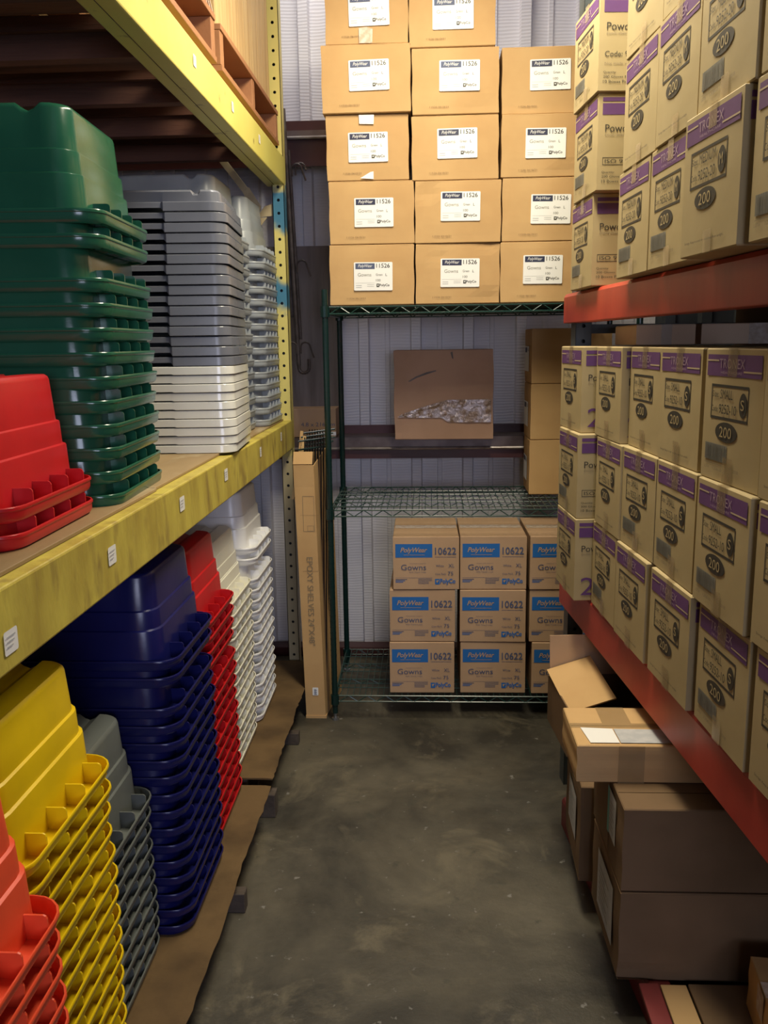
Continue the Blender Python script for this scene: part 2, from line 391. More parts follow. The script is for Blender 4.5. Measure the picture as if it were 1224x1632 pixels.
ORD = ['topmost', 'second', 'third', 'fourth', 'fifth', 'sixth', 'seventh', 'eighth', 'ninth', 'tenth', 'eleventh', 'twelfth',
       'thirteenth', 'fourteenth', 'fifteenth', 'sixteenth', 'seventeenth', 'eighteenth', 'nineteenth', 'twentieth']
_tm = {}
def tote_proto_meshes(mkey, L, W, H, rimh, deep):
    k = (mkey, L, W, H, rimh, deep)
    if k not in _tm:
        m = M[mkey]
        _tm[k] = (tote_body_mesh(L, W, H, rimh, m), tote_rim_mesh(L, W, rimh, m, deep=deep), [rib_mesh(L, W, rimh, y, m, rh=.0205 if deep else None) for y in rib_ys(W)])
    return _tm[k]
def tote_stack(mkey, colour, xend, yc, rimtops, where, group, W=.400, L=.60, H=.203, rimh=.028, rz=0, lean=0):
    """rimtops: height of every rim's upper edge, topmost first; the end wall nearest the aisle stands at x = xend"""
    body, rim, ribs = tote_proto_meshes(mkey, L, W, H, rimh, rimtops[-1] > 1.2)
    n = len(rimtops); first = None
    for i, zt in enumerate(rimtops):
        jx = random.uniform(-.003, .003); jr = random.uniform(-.006, .006)
        loc = (xend-L/2*math.cos(rz)+jx + lean*(zt-rimtops[-1]), yc-L/2*math.sin(rz)+random.uniform(-.0015, .0015), zt-rimh)
        if n > 1:
            what = ('topmost, its whole body showing' if i == 0 else ('bottom one' if i == n-1 else f'{ORD[i]} from the top'))
            lab = f'{colour} upturned plastic tote, {what}, {where}'
        else: lab = f'{colour} upturned plastic tote {where}'
        if first is None:
            t = thing('stacking_tote', lab, 'tote', loc, rz+jr, group)
            link('body', body, t); rm = link('rim', rim, t)
            for r in ribs: link('rib', r, rm)
            first = t
        else: dup(first, loc, rz+jr, lab)
def down(z0, pitch, base, rimh=.028):
    n = max(1, round((z0-base-rimh)/pitch)); p = (z0-base-rimh)/n
    return [z0-i*p for i in range(n+1)]

B1 = .1375
tote_stack('p_orange', 'orange-red', -.538, .965, down(.79, .0445, B1), 'of the floor stack', 'orange-red totes on the floor pallet')
tote_stack('p_yellow', 'yellow', -.600, 1.345, down(.829, .0445, B1), 'of the floor stack', 'yellow totes on the floor pallet')
tote_stack('p_grey', 'dull grey', -.664, 1.745, down(.547, .0443, B1), 'of the floor stack', 'grey totes on the floor pallet')
tote_stack('p_blue', 'navy blue', -.596, 2.140, [.868, .825]+down(.748, .0445, B1), 'of the floor stack', 'navy blue totes on the floor pallet')
tote_stack('p_red', 'red', -.627, 2.545, [.817, .772, .730, .688]+down(.625, .0445, B1), 'of the tall floor stack', 'red totes on the floor pallet', W=.395)
tote_stack('p_cream', 'cream white', -.657, 2.985, down(.741, .0425, B1), 'of the floor stack', 'cream totes on the far floor pallet', W=.39)
tote_stack('p_white', 'bright white', -.650, 3.385, [.846, .803]+down(.722, .0445, B1), 'of the last floor stack', 'white totes on the far floor pallet', W=.385)
B2 = 1.2705
tote_stack('p_green', 'dark green', -.655, 1.985, [1.869, 1.821]+down(1.736, .0492, B2-.004), 'of the shelf stack', 'green totes on the yellow rack shelf', W=.42, rz=R(3.0), H=.203)
tote_stack('p_red', 'bright red', -.668, 1.555, [1.344, 1.2985], 'of the pair on the shelf', 'red totes on the yellow rack shelf', W=.40, rz=R(1), H=.205)
tote_stack('p_black', 'black', -.668, 1.135, [1.346, 1.2985], 'of the pair on the shelf', 'black totes on the yellow rack shelf', W=.40)
tote_stack('p_lgrey', 'light grey', -.680, 3.330, down(1.98, .0490, B2), 'behind the flat trays', 'light grey totes behind the trays', W=.385)
tote_stack('p_lgrey', 'light grey', -.643, 3.727, down(1.968, .0485, B2), 'beside the drilled post', 'light grey totes beside the rack post', W=.385)

# ------------------------------------------------------------------ flat nesting trays
def tray_mesh(m, h, top, rec=.008, lift=.40):
    L, W = .60, .42; hx, hy = L/2, W/2
    mb = loft([rring(hx-.0022, hy-.0022, .045, .0008), rring(hx, hy, .048, .0022), rring(hx-.0012, hy-.0012, .047, h-.0028), rring(hx-.0030, hy-.0030, .045, h-.0008), rring(hx-.012, hy-.012, .04, h)], m, cap_bot=False)
    # end closures carry a raised moulding; the long side between them is stepped back
    if top:
        t = loft([rring(hx-.012, hy-.010, .04, h-.002), rring(hx-.016, hy-.012, .04, h+.028), rring(hx-.022, hy-.018, .036, h+.034)], m)
        mb.add(t.v, t.f, m)
    me = mb.mesh('tray')
    bm = bmesh.new(); bm.from_mesh(me)
    for x in (-.12, -.112, .112, .12):
        bmesh.ops.bisect_plane(bm, geom=bm.verts[:]+bm.edges[:]+bm.faces[:], plane_co=(x, 0, 0), plane_no=(1, 0, 0), dist=1e-5)
    for v in bm.verts:
        if abs(v.co.x) < .1125 and abs(v.co.y) > hy-.03 and v.co.z < h-.0005:
            v.co.y *= (hy-rec)/hy
            if v.co.z < h*.3: v.co.z = h*lift
    if top:
        for g in (hx-.085, -(hx-.085)):
            for dx in (-.014, -.007, .007, .014):
                bmesh.ops.bisect_plane(bm, geom=bm.verts[:]+bm.edges[:]+bm.faces[:], plane_co=(g+dx, 0, 0), plane_no=(1, 0, 0), dist=1e-5)
            for v in bm.verts:
                if v.co.z > h+.02 and abs(v.co.x-g) < .008: v.co.z -= .011
    bmesh.ops.recalc_face_normals(bm, faces=bm.faces[:]); bm.to_mesh(me); bm.free()
    return finish(me)
def trays(mkey, colour, zs, h, group, topper):
    ra = (.008, .40) if topper else (.002, .13)
    me = tray_mesh(M[mkey], h, False, *ra); mt = tray_mesh(M[mkey], h, True, *ra) if topper else me
    for i, z in enumerate(zs):
        lab = f'{colour} flat upturned tray, ' + ('topmost' if i == 0 else ('lowest' if i == len(zs)-1 else ORD[i]+' from the top')) + f' of the {colour} trays'
        o = link('flat_tray', mt if i == 0 else me)
        rz = R(4.2)+random.uniform(-.004, .004)
        o.location = (-.608-.30+random.uniform(-.003, .003), 2.872+random.uniform(-.002, .002), z); o.rotation_euler = (0, 0, rz)
        tag(o, lab, 'tray', group)
pw = (1.537-1.270)/10; pg = (2.018-1.537)/16
trays('p_tray', 'mid grey', [1.537+pg*(15-i) for i in range(16)], pg-.0012, 'grey trays on the yellow rack shelf', True)
trays('p_clear', 'milky white', [1.270+pw*(9-i) for i in range(10)], pw-.0004, 'milky trays on the yellow rack shelf', False)

# ------------------------------------------------------------------ left rack (yellow)
rack = thing('pallet_rack', 'tall yellow pallet rack with scuffed beams carrying the plastic totes', 'rack', (-.61, 3.95, 0))
RO = Vector((-.61, 3.95, 0))
def P(mb, name, parent=rack, off=RO, bevel=0, smooth=False):
    mb.v = [(p[0]-off.x, p[1]-off.y, p[2]-off.z) for p in mb.v]
    return mb.build(name, parent, bevel, smooth)
def beam_y(x0, x1, y0, y1, z0, z1, m, step=.03, side=-1):
    """box beam along y with a stepped upper inner edge; x0 is the aisle face"""
    mb = MB(); s = side
    prof = [(x0, z0), (x0, z1), (x0+s*.028, z1), (x0+s*.028, z1-step), (x1, z1-step), (x1, z0)]
    mb.prism(prof, 'y', y0, y1, m); return mb
lb = P(beam_y(-.610, -.665, -.9, 3.98, 1.135, 1.262, M['yellow'], .0), 'beam', bevel=.004); lb['label'] = 'scuffed stained yellow beam'
ub = P(beam_y(-.610, -.690, -.9, 3.98, 2.270, 2.385, M['bright_yellow'], .0), 'beam', bevel=.004); ub['label'] = 'bright yellow beam'
mb = MB(); mb.box((-.6525, -.9, 2.2685), (-.6515, 3.97, 2.2700), M['old_timber']); P(mb, 'seam')
for z0, z1 in ((1.135, 1.262), (2.27, 2.385)):
    P(beam_y(-1.75, -1.70, -.9, 3.98, z0, z1, M['yellow'], 0, 1), 'beam')
def drilled_post(xa, xb, y, z0, z1, m, pitch=.054, zoff=0.0, depth=.06):
    """C-section upright whose holed web faces the camera side"""
    mb = MB(); hw = (xb-xa)/2; cx = (xa+xb)/2; z = z0+zoff; r = .0065; n = 16
    if zoff > 0: mb.quad([(xa, y, z0), (xb, y, z0), (xb, y, z), (xa, y, z)], m)
    while z+pitch <= z1+1e-6:
        cz = z+pitch/2; vs = []; 
        for k in range(n):
            a = 2*math.pi*k/n; c, s = math.cos(a), math.sin(a)
            q = 1/max(abs(c), abs(s)); vs.append((cx+r*c, y, cz+r*s)); vs.append((cx+hw*c*q, y, cz+pitch/2*s*q))
        mb.add(vs, [(2*k, 2*k+1, (2*k+3) % (2*n), (2*k+2) % (2*n)) for k in range(n)], m)
        mb.add([(v[0], v[1], v[2]) if i % 2 == 0 else None for i, v in enumerate(vs) if i % 2 == 0] + [(v[0], v[1]+.003, v[2]) for i, v in enumerate(vs) if i % 2 == 0],
               [(k, (k+1) % n, n+(k+1) % n, n+k) for k in range(n)], m)
        z += pitch
    mb.quad([(xa, y, z), (xb, y, z), (xb, y, z1), (xa, y, z1)], m)
    mb.box((xa, y, z0), (xa+.003, y+depth, z1), m); mb.box((xb-.003, y, z0), (xb, y+depth, z1), m)
    mb.box((xa+.003, y+depth-.003, z0), (xa+.018, y+depth, z1), m); mb.box((xb-.018, y+depth-.003, z0), (xb-.003, y+depth, z1), m)
    mb.box((xa+.004, y+depth*.6, z0), (xb-.004, y+depth*.6+.002, z1), M['black'])  # black plate inside the post paints the shade behind the holes
    return mb
P(drilled_post(-.662, -.6105, 3.932, .0, 3.4, M['post'], zoff=.02), 'post')
P(drilled_post(-1.75, -1.70, 3.932, .0, 3.4, M['yellow']), 'post')
mb = MB(); mb.box((-.70, 3.92, 0), (-.585, 4.03, .008), M['beige']); P(mb, 'foot_plate')
# sloping brace of the end frame with its gusset
mb = MB(); mb.prism([(-.792, 2.245), (-.770, 2.262), (-1.46, 3.17), (-1.485, 3.15)], 'y', 3.945, 3.965, M['beige'])
mb.prism([(-.792, 2.245), (-.765, 2.265), (-.715, 2.185), (-.725, 2.155), (-.755, 2.165)], 'y', 3.945, 3.950, M['beige']); P(mb, 'brace')
mb = MB(); mb.prism([(-.663, 2.195), (-.663, 2.145), (-.735, 2.14), (-.70, 2.185)], 'y', 3.948, 3.952, M['beige'])
mb.prism([(-.69, 2.139), (-.735, 2.139), (-.735, 2.085)], 'y', 3.948, 3.952, M['beige']); P(mb, 'gusset')
# stickers on the beams
def sticker(x, y, z, wdt, h, m=M['paper'], tilt=0):
    mb = MB(); f = Face(mb, (x, y, z), (0, 1, 0), (0, 0, 1), .0012)
    f.rrect(-wdt/2, -h/2, wdt/2, h/2, .004, m)
    for k in range(3): f.rect(-wdt*.38, h*(.22-.2*k), wdt*(.3-.1*k), h*(.27-.2*k), M['paper_grey'], 2)
    o = P(mb, 'sticker'); o['label'] = 'small white paper sticker'; return o
for y, z in ((1.195, 1.180), (1.62, 1.205), (2.115, 1.215), (2.60, 1.215), (3.16, 1.215), (3.62, 1.222)): sticker(-.6095, y, z, .042 if y < 3 else .03, .036)
for y, z in ((2.47, 2.335), (2.93, 2.335), (3.38, 2.335)): sticker(-.6095, y, z, .03, .03)
# plywood deck of the tote level and timber boards under the upper level
mb = MB(); mb.box((-1.72, -.85, 1.2625), (-.640, 2.02, 1.2700), M['ply']); P(mb, 'deck_board', bevel=.0015); mb = MB(); mb.box((-1.72, 2.026, 1.2625), (-.646, 3.92, 1.2700), M['ply']); P(mb, 'deck_board', bevel=.0015)
yy = -.6; k = 0
while yy < 3.85:
    wd = (.15, .11, .16, .12)[k % 4]
    mb = MB(); mb.box((-1.72, yy, 2.3865), (-.70, yy+wd, 2.422), M['plank']); P(mb, 'deck_plank')
    mb = MB(); mb.box((-1.72, yy+.02, 2.325), (-.695, yy+.065, 2.386), M['plank']); 
    if k % 2 == 0: P(mb, 'support_bar')
    yy += wd+(.05, .11, .06, .09)[k % 4]; k += 1

# ------------------------------------------------------------------ upper level: pallets, crate
def pallet(name, label, cat, x0, x1, y0, y1, z0, mw, hh=.13, grp=None, bottoms=True, nstr=3, topboards=True):
    t = thing(name, label, cat, (x1, y0, z0), 0, grp); off = Vector((x1, y0, z0))
    th = .018; bw = .095
    xs = [x1-bw-i*(x1-x0-bw)/5 for i in range(6)]
    for i, x in enumerate(xs):
        if bottoms and i in (0, 2, 5):
            mb = MB(); mb.box((x, y0, z0), (x+bw, y1, z0+th), mw); P(mb, 'bottom_board', t, off, .002)
        if topboards:
            mb = MB(); mb.box((x, y0, z0+hh-th), (x+bw, y1, z0+hh), mw); P(mb, 'deck_board', t, off, .002)
    for k in range(nstr):
        y = y0+k*(y1-y0-.045)/(nstr-1)
        zb = z0+th if bottoms else z0
        mb = MB(); mb.box((x0, y, zb+.0005), (x1-.004, y+.045, z0+hh-th-.0005), mw); P(mb, 'stringer', t, off, .002)
    return t
pallet('wooden_pallet', 'orange-brown wooden pallet on the upper beam, ending by the rack post', 'pallet', -1.65, -.622, 2.87, 3.915, 2.4235, M['timber'], .135)
pallet('wooden_pallet', 'wooden pallet at the picture top with strap strands above it', 'pallet', -1.65, -.622, 1.75, 2.80, 2.4235, M['timber'], .135)
t = thing('wooden_crate', 'pale upright timber crate standing on the upper pallet', 'crate', (-.65, 2.95, 2.559))
off = Vector((-.65, 2.95, 2.559))
yy = 2.93
while yy < 3.88:
    wd = random.choice((.09, .11, .075)); mb = MB(); mb.box((-.672, yy, 2.560), (-.652, min(yy+wd, 3.9), 3.6), M['crate']); P(mb, 'side_board', t, off, .002); yy += wd+.004
mb = MB(); mb.box((-1.6, 2.93, 2.560), (-.675, 2.95, 3.6), M['crate']); P(mb, 'end_panel', t, off)
mb = MB(); mb.box((-1.6, 2.96, 2.560), (-.68, 3.89, 2.60), M['crate']); P(mb, 'base', t, off)
t = thing('wrapped_bundle', 'dark bundle tied with pale strap strands on the upper pallet', 'bundle', (-.9, 2.3, 2.559))
off = Vector((-.9, 2.3, 2.559))
mb = MB(); mb.box((-1.5, 1.9, 2.560), (-.69, 2.70, 2.95), M['plank']); P(mb, 'bundle_body', t, off, .02)
for k in range(5):
    mb = MB(); y = 2.62+.035*k; mb.tube([(-.70, y-.03, 3.05), (-.655-.004*k, y, 2.80), (-.645, y+.06, 2.62), (-.64, y+.11, 2.565)], .0022, M['strap'], 5); P(mb, 'strap_strand', t, off)

# ------------------------------------------------------------------ floor pallets with cardboard sheets
def ragged_sheet(x0, x1, y0, y1, z, m, label):
    mb = MB(); n = 60; vs = []; fs = []
    for i in range(n+1):
        y = y0+(y1-y0)*i/n; e = random.uniform(-.004, .002)+.0025*math.sin(i*.35)
        vs += [(p, y, q) for p, q in ((x0, z+.006), (x1-.02, z+.006), (x1+e, z+.0035), (x1+e-.001, z-.001), (x1-.02, z), (x0, z))]
    K = 6
    for i in range(n):
        for j in range(K): fs.append((i*K+j, i*K+(j+1) % K, (i+1)*K+(j+1) % K, (i+1)*K+j))
    fs += [tuple(range(K)), tuple(n*K+j for j in range(K))[::-1]]
    mb.add(vs, fs, m); o = mb.build('cardboard_sheet'); tag(o, label, 'cardboard', 'cardboard sheets under the floor totes'); return o
pA = pallet('wooden_pallet', 'grey weathered wooden pallet under the blue and red floor totes', 'pallet', -1.55, -.628, 1.52, 2.700, 0, M['old_timber'], .1305)
pB = pallet('wooden_pallet', 'grey weathered wooden pallet under the two white tote stacks', 'pallet', -1.55, -.628, 2.775, 3.86, 0, M['old_timber'], .1305)
pallet('wooden_pallet', 'grey wooden pallet under the orange-red and yellow floor totes', 'pallet', -1.55, -.628, .30, 1.48, 0, M['old_timber'], .1305)
for pl, y0_, y1_, zz in ((pB, 2.745, 2.80, .085), (pB, 3.30, 3.34, .05), (pA, 2.23, 2.27, .06)):
    mb = MB(); mb.box((-.627, y0_, 0), (-.528, y1_, zz), M['old_timber']); P(mb, 'foot_block', pl, pl.location.copy(), .003)
ragged_sheet(-1.56, -.533, .28, 2.715, .131, M['sheet'], 'brown cardboard sheet with a torn edge under the navy floor totes')
ragged_sheet(-1.56, -.537, 2.765, 3.90, .131, M['sheet'], 'brown cardboard sheet under the white floor totes')

# ------------------------------------------------------------------ wire shelving unit
SX0, SX1, SY0, SY1 = -.405, .83, 3.555, 4.135
wt = thing('wire_shelving_unit', 'dark green wire shelving unit against the back wall', 'shelving', (SX0, SY0, 0)); WO = Vector((SX0, SY0, 0))
for px, py, zt in ((SX0, SY0, 1.805), (SX1, SY0, 1.805), (SX0, SY1, 1.83), (SX1, SY1, 1.83)):
    mb = MB(); mb.bar((px, py, .03), (px, py, zt), .0127, M['epoxy'], 14)
    z = .06
    while z < zt-.02:
        mb.bar((px, py, z), (px, py, z+.0022), .0134, M['epoxy'], 14); z += .0254
    mb.bar((px, py, zt), (px, py, zt+.004), .0115, M['epoxy'], 14)
    o = P(mb, 'post', wt, WO)
    mb = MB(); mb.bar((px, py, 0), (px, py, .008), .016, M['chrome'], 12); mb.bar((px, py, .008), (px, py, .032), .007, M['chrome'], 8); mb.v = [(p[0]-WO.x, p[1]-WO.y, p[2]) for p in mb.v]; mb.build('levelling_foot', o)
def wire_shelf(zt):
    mb = MB(); r = .0030; zb = zt-.030; W = M['wire']
    x0, x1, y0, y1 = SX0, SX1, SY0, SY1
    for y in (y0, y1):
        mb.bar((x0, y, zt-.004), (x1, y, zt-.004), .0032, W, 6); mb.bar((x0, y, zb), (x1, y, zb), .0032, W, 6)
        n = 30; xs = [x0+.02+(x1-x0-.04)*i/n for i in range(n+1)]
        for i in range(n): mb.bar((xs[i], y, zt-.004 if i % 2 else zb), (xs[i+1], y, zb if i % 2 else zt-.004), .0022, W, 5)
    for x in (x0, x1):
        mb.bar((x, y0, zt-.004), (x, y1, zt-.004), .0032, W, 6); mb.bar((x, y0, zb), (x, y1, zb), .0032, W, 6)
        n = 14; ys = [y0+.02+(y1-y0-.04)*i/n for i in range(n+1)]
        for i in range(n): mb.bar((x, ys[i], zt-.004 if i % 2 else zb), (x, ys[i+1], zb if i % 2 else zt-.004), .0022, W, 5)
    for q in (1/3, 2/3):
        y = y0+(y1-y0)*q
        mb.bar((x0, y, zt-.006), (x1, y, zt-.006), .0028, W, 5); mb.bar((x0, y, zb+.004), (x1, y, zb+.004), .0028, W, 5)
        n = 30; xs = [x0+.02+(x1-x0-.04)*i/n for i in range(n+1)]
        for i in range(n): mb.bar((xs[i], y, zt-.006 if i % 2 else zb+.004), (xs[i+1], y, zb+.004 if i % 2 else zt-.006), .0020, W, 5)
    for q in (1/6, .5, 5/6): mb.bar((x0, y0+(y1-y0)*q, zt-.006), (x1, y0+(y1-y0)*q, zt-.006), .0020, W, 5)
    n = 47
    for i in range(1, n): x = x0+(x1-x0)*i/n; mb.bar((x, y0, zt-.0015), (x, y1, zt-.0015), .0016, W, 5)
    for px in (x0, x1):
        for py in (y0, y1): mb.bar((px, py, zb-.012), (px, py, zt), .0185, M['epoxy'], 12)
    return P(mb, 'shelf', wt, WO)
ZS = (1.744, .925, .112)
for z in ZS: wire_shelf(z)

# ------------------------------------------------------------------ cartons
def carton_mb(w, d, h, m, bulge=.0012, n=6, jit=0.0, flaps=True, seed=0, crush=()):
    """closed carton, base centred on the origin, printed face on -y"""
    rnd = random.Random(seed); mb = MB(); hw, hd = w/2, d/2
    ph = [rnd.uniform(0, 6.28) for _ in range(6)]
    def pt(x, y, z):
        u, v, t = x/hw, y/hd, z/h*2-1
        dy = bulge*(1-u*u)*(1-t*t); dx = bulge*(1-v*v)*(1-t*t)
        wob = jit*(math.sin(5*u+ph[0])*.5+math.sin(7*t+ph[1])*.5)
        X = x+math.copysign(dx, x)*(abs(u) > .999); Y = y+(math.copysign(dy, y))*(abs(v) > .999)
        if jit:
            if abs(v) > .999: Y += wob*.5*(1-abs(u)**6)
            if abs(t) > .999: z += jit*math.sin(4*u+ph[2])*.6
            if abs(u) > .999: X += jit*math.sin(5*t+ph[3])*.7
        for cu, ct, rr, dd in crush:
            q = math.hypot(u-cu, t-ct)
            if q < rr and v < -.999: Y += dd*(1-q/rr)
        return (X, Y, z)
    N1 = n
    def grid(f):
        vs = [f(i/N1, j/N1) for j in range(N1+1) for i in range(N1+1)]
        mb.add(vs, [(j*(N1+1)+i, j*(N1+1)+i+1, (j+1)*(N1+1)+i+1, (j+1)*(N1+1)+i) for j in range(N1) for i in range(N1)], m)
    e = .0025
    grid(lambda a, b: pt(-hw+w*a, -hd, e+(h-2*e)*b)); grid(lambda a, b: pt(-hw+w*a, hd, e+(h-2*e)*b))
    grid(lambda a, b: pt(-hw, -hd+d*a, e+(h-2*e)*b)); grid(lambda a, b: pt(hw, -hd+d*a, e+(h-2*e)*b))
    i_ = .0025
    for z, s in ((h, -1), (0, 1)):
        zz = z+s*e
        mb.quad([(-hw, -hd, zz), (hw, -hd, zz), (hw-i_, -hd+i_, z), (-hw+i_, -hd+i_, z)], m)
        mb.quad([(-hw, hd, zz), (hw, hd, zz), (hw-i_, hd-i_, z), (-hw+i_, hd-i_, z)], m)
        mb.quad([(-hw, -hd, zz), (-hw, hd, zz), (-hw+i_, hd-i_, z), (-hw+i_, -hd+i_, z)], m)
        mb.quad([(hw, -hd, zz), (hw, hd, zz), (hw-i_, hd-i_, z), (hw-i_, -hd+i_, z)], m)
        # flaps meeting in the middle with a narrow slot
        if z: 
            for y0, y1 in ((-hd+i_, -.0012), (.0012, hd-i_)): mb.quad([(-hw+i_, y0, z), (hw-i_, y0, z), (hw-i_, y1, z), (-hw+i_, y1, z)], m)
            mb.quad([(-hw+i_, -.0012, z-.003), (hw-i_, -.0012, z-.003), (hw-i_, .0012, z-.003), (-hw+i_, .0012, z-.003)], M['kraft_in'])
        else: mb.quad([(-hw+i_, -hd+i_, 0), (hw-i_, -hd+i_, 0), (hw-i_, hd-i_, 0), (-hw+i_, hd-i_, 0)], m)
    return mb
def weld(me, dist=.0003):
    bm = bmesh.new(); bm.from_mesh(me); bmesh.ops.recalc_face_normals(bm, faces=bm.faces[:]); bm.to_mesh(me); bm.free(); return me

# ---- glove cartons (right rack)
GW, GH, GD = .255, .2573, .33
def glove_mesh(size, letter, code, variant, side):
    mb = carton_mb(GW, GD, GH, M['tan'], bulge=.0008, n=4)
    f = Face(mb, (-GW/2, -GD/2, 0), (GW, 0, 0), (0, 0, GH), .0012)
    K, Pp, T = M['black_ink'], M['purple'], M['tan_line']
    f.rect(.04, .795, .96, .955, Pp)
    f.rect(.04, .905, .25, .917, T, 1.5); f.rect(.68, .830, .96, .842, T, 1.5)
    f.text('TRONEX', .27, .855, .70, .925, M['purple_text'], 2); f.text('HEALTHCARE', .30, .815, .66, .833, M['purple_text'], 2)
    f.frame(.14, .475, .78, .735, .012, K, 1, .020)
    f.text('Size:', .175, .640, .285, .685, M['grey_ink'] if False else K, 2)
    f.text(size, .315, .630, .600 if size == 'MEDIUM' else .53, .700, K, 2)
    f.text('Code:', .165, .530, .285, .575, K, 2); f.text(code, .30, .520, .60, .590, K, 2)
    f.ell(.700, .600, .062, .088, K, 1.5); f.text(letter, .672, .565, .728, .640, M['tan'], 2.5)
    f.ell(.44, .385, .19, .075, K, 1.5); f.text('200', .335, .345, .545, .425, M['tan'], 2.5)
    if variant == 'A':
        f.rect(.075, .155, .47, .285, M['bar_grey'], 1)
        x = .085; r = random.Random(3)
        while x < .455:
            wd = r.choice((.004, .008, .012)); f.rect(x, .158, x+wd, .282, M['bar_ink'], 2); x += wd+r.choice((.005, .009))
        f.rect(.075, .128, .47, .131, M['grey_ink']); f.text('LOT#', .085, .085, .17, .110, M['grey_ink']); f.text('120810', .24, .085, .40, .110, M['grey_ink'])
        f.text('2018', .60, .105, .69, .13, M['grey_ink'])
    else:
        f.text('Storage: Keep in a cool dry place away from sunlight.', .10, .085, .80, .108, K, 2)
    # side panel towards the camera (+x)
    s = Face(mb, (GW/2, -GD/2, 0), (0, GD, 0), (0, 0, GH), .0012)
    s.rect(.035, .780, .96, .895, Pp); s.rect(.035, .915, .96, .955, Pp)
    s.text('Powder-Free', .06, .605, .50, .680, K); s.text('(non-sterile)', .06, .555, .28, .585, M['grey_ink'])
    if side == 'iso':
        s.frame(.045, .265, .33, .345, .004, K, 1, .006); s.text('ISO 9001', .065, .285, .31, .325, K)
        for k, t_ in enumerate(('Quantity:', '200 Gloves By Weight', '10 Boxes Per Case')): s.text(t_, .04, .175-.045*k, (.15, .38, .35)[k], .203-.045*k, K)
    elif side == 'code':
        s.text('Code: '+code, .05, .345, .42, .400, K); s.text('Not made with natural rubber', .05, .265, .52, .290, M['grey_ink'])
        for k, t_ in enumerate(('Quantity:', '200 Gloves By Weight', '10 Boxes Per Case')): s.text(t_, .04, .175-.045*k, (.15, .38, .35)[k], .203-.045*k, K)
    else:
        s.text('200', .06, .07, .50, .29, Pp)
    me = mb.mesh('glove_carton'); return me
gm = {}
for key, a in {'SA': ('SMALL', 'S', '9252-10', 'A', 'iso'), 'SB': ('SMALL', 'S', '9252-10', 'B', 'two'), 'MA': ('MEDIUM', 'M', '9252-20', 'A', 'iso'),
               'MC': ('MEDIUM', 'M', '9252-20', 'A', 'code'), 'MB': ('MEDIUM', 'M', '9252-20', 'B', 'two')}.items(): gm[key] = glove_mesh(*a)
def tape_mb(w, d, h, at=.5, low=.2, m='tape', tw=.048):
    x = -w/2+w*at; l = .0026; a, b = x-tw/2, x+tw/2
    t1 = MB(); t1.add([(a, -d/2-l, h*(1-low)), (b, -d/2-l, h*(1-low)), (b, -d/2-l, h+.0007), (a, -d/2-l, h+.0007), (b, d/2, h+.0007), (a, d/2, h+.0007)], [(0,1,2,3),(3,2,4,5)], M[m])
    t2 = MB(); t2.quad([(a, -d/2-l, .001), (b, -d/2-l, .001), (b, -d/2-l, h*low), (a, -d/2-l, h*low)], M[m])
    return t1.mesh('tape_top'), t2.mesh('tape_bottom')
gtape = tape_mb(GW, GD, GH, .5, .20, 'tape', .040)
gtapeM = tape_mb(GW, GD, GH, .52, .16, 'tape_pale', .036)
P0 = Vector((.52, 2.4, 0)); RD = Vector((-.082, .997, 0)).normalized(); RN = Vector((.997, .082, 0)).normalized()
ZL, ZU = .8075, 1.7535
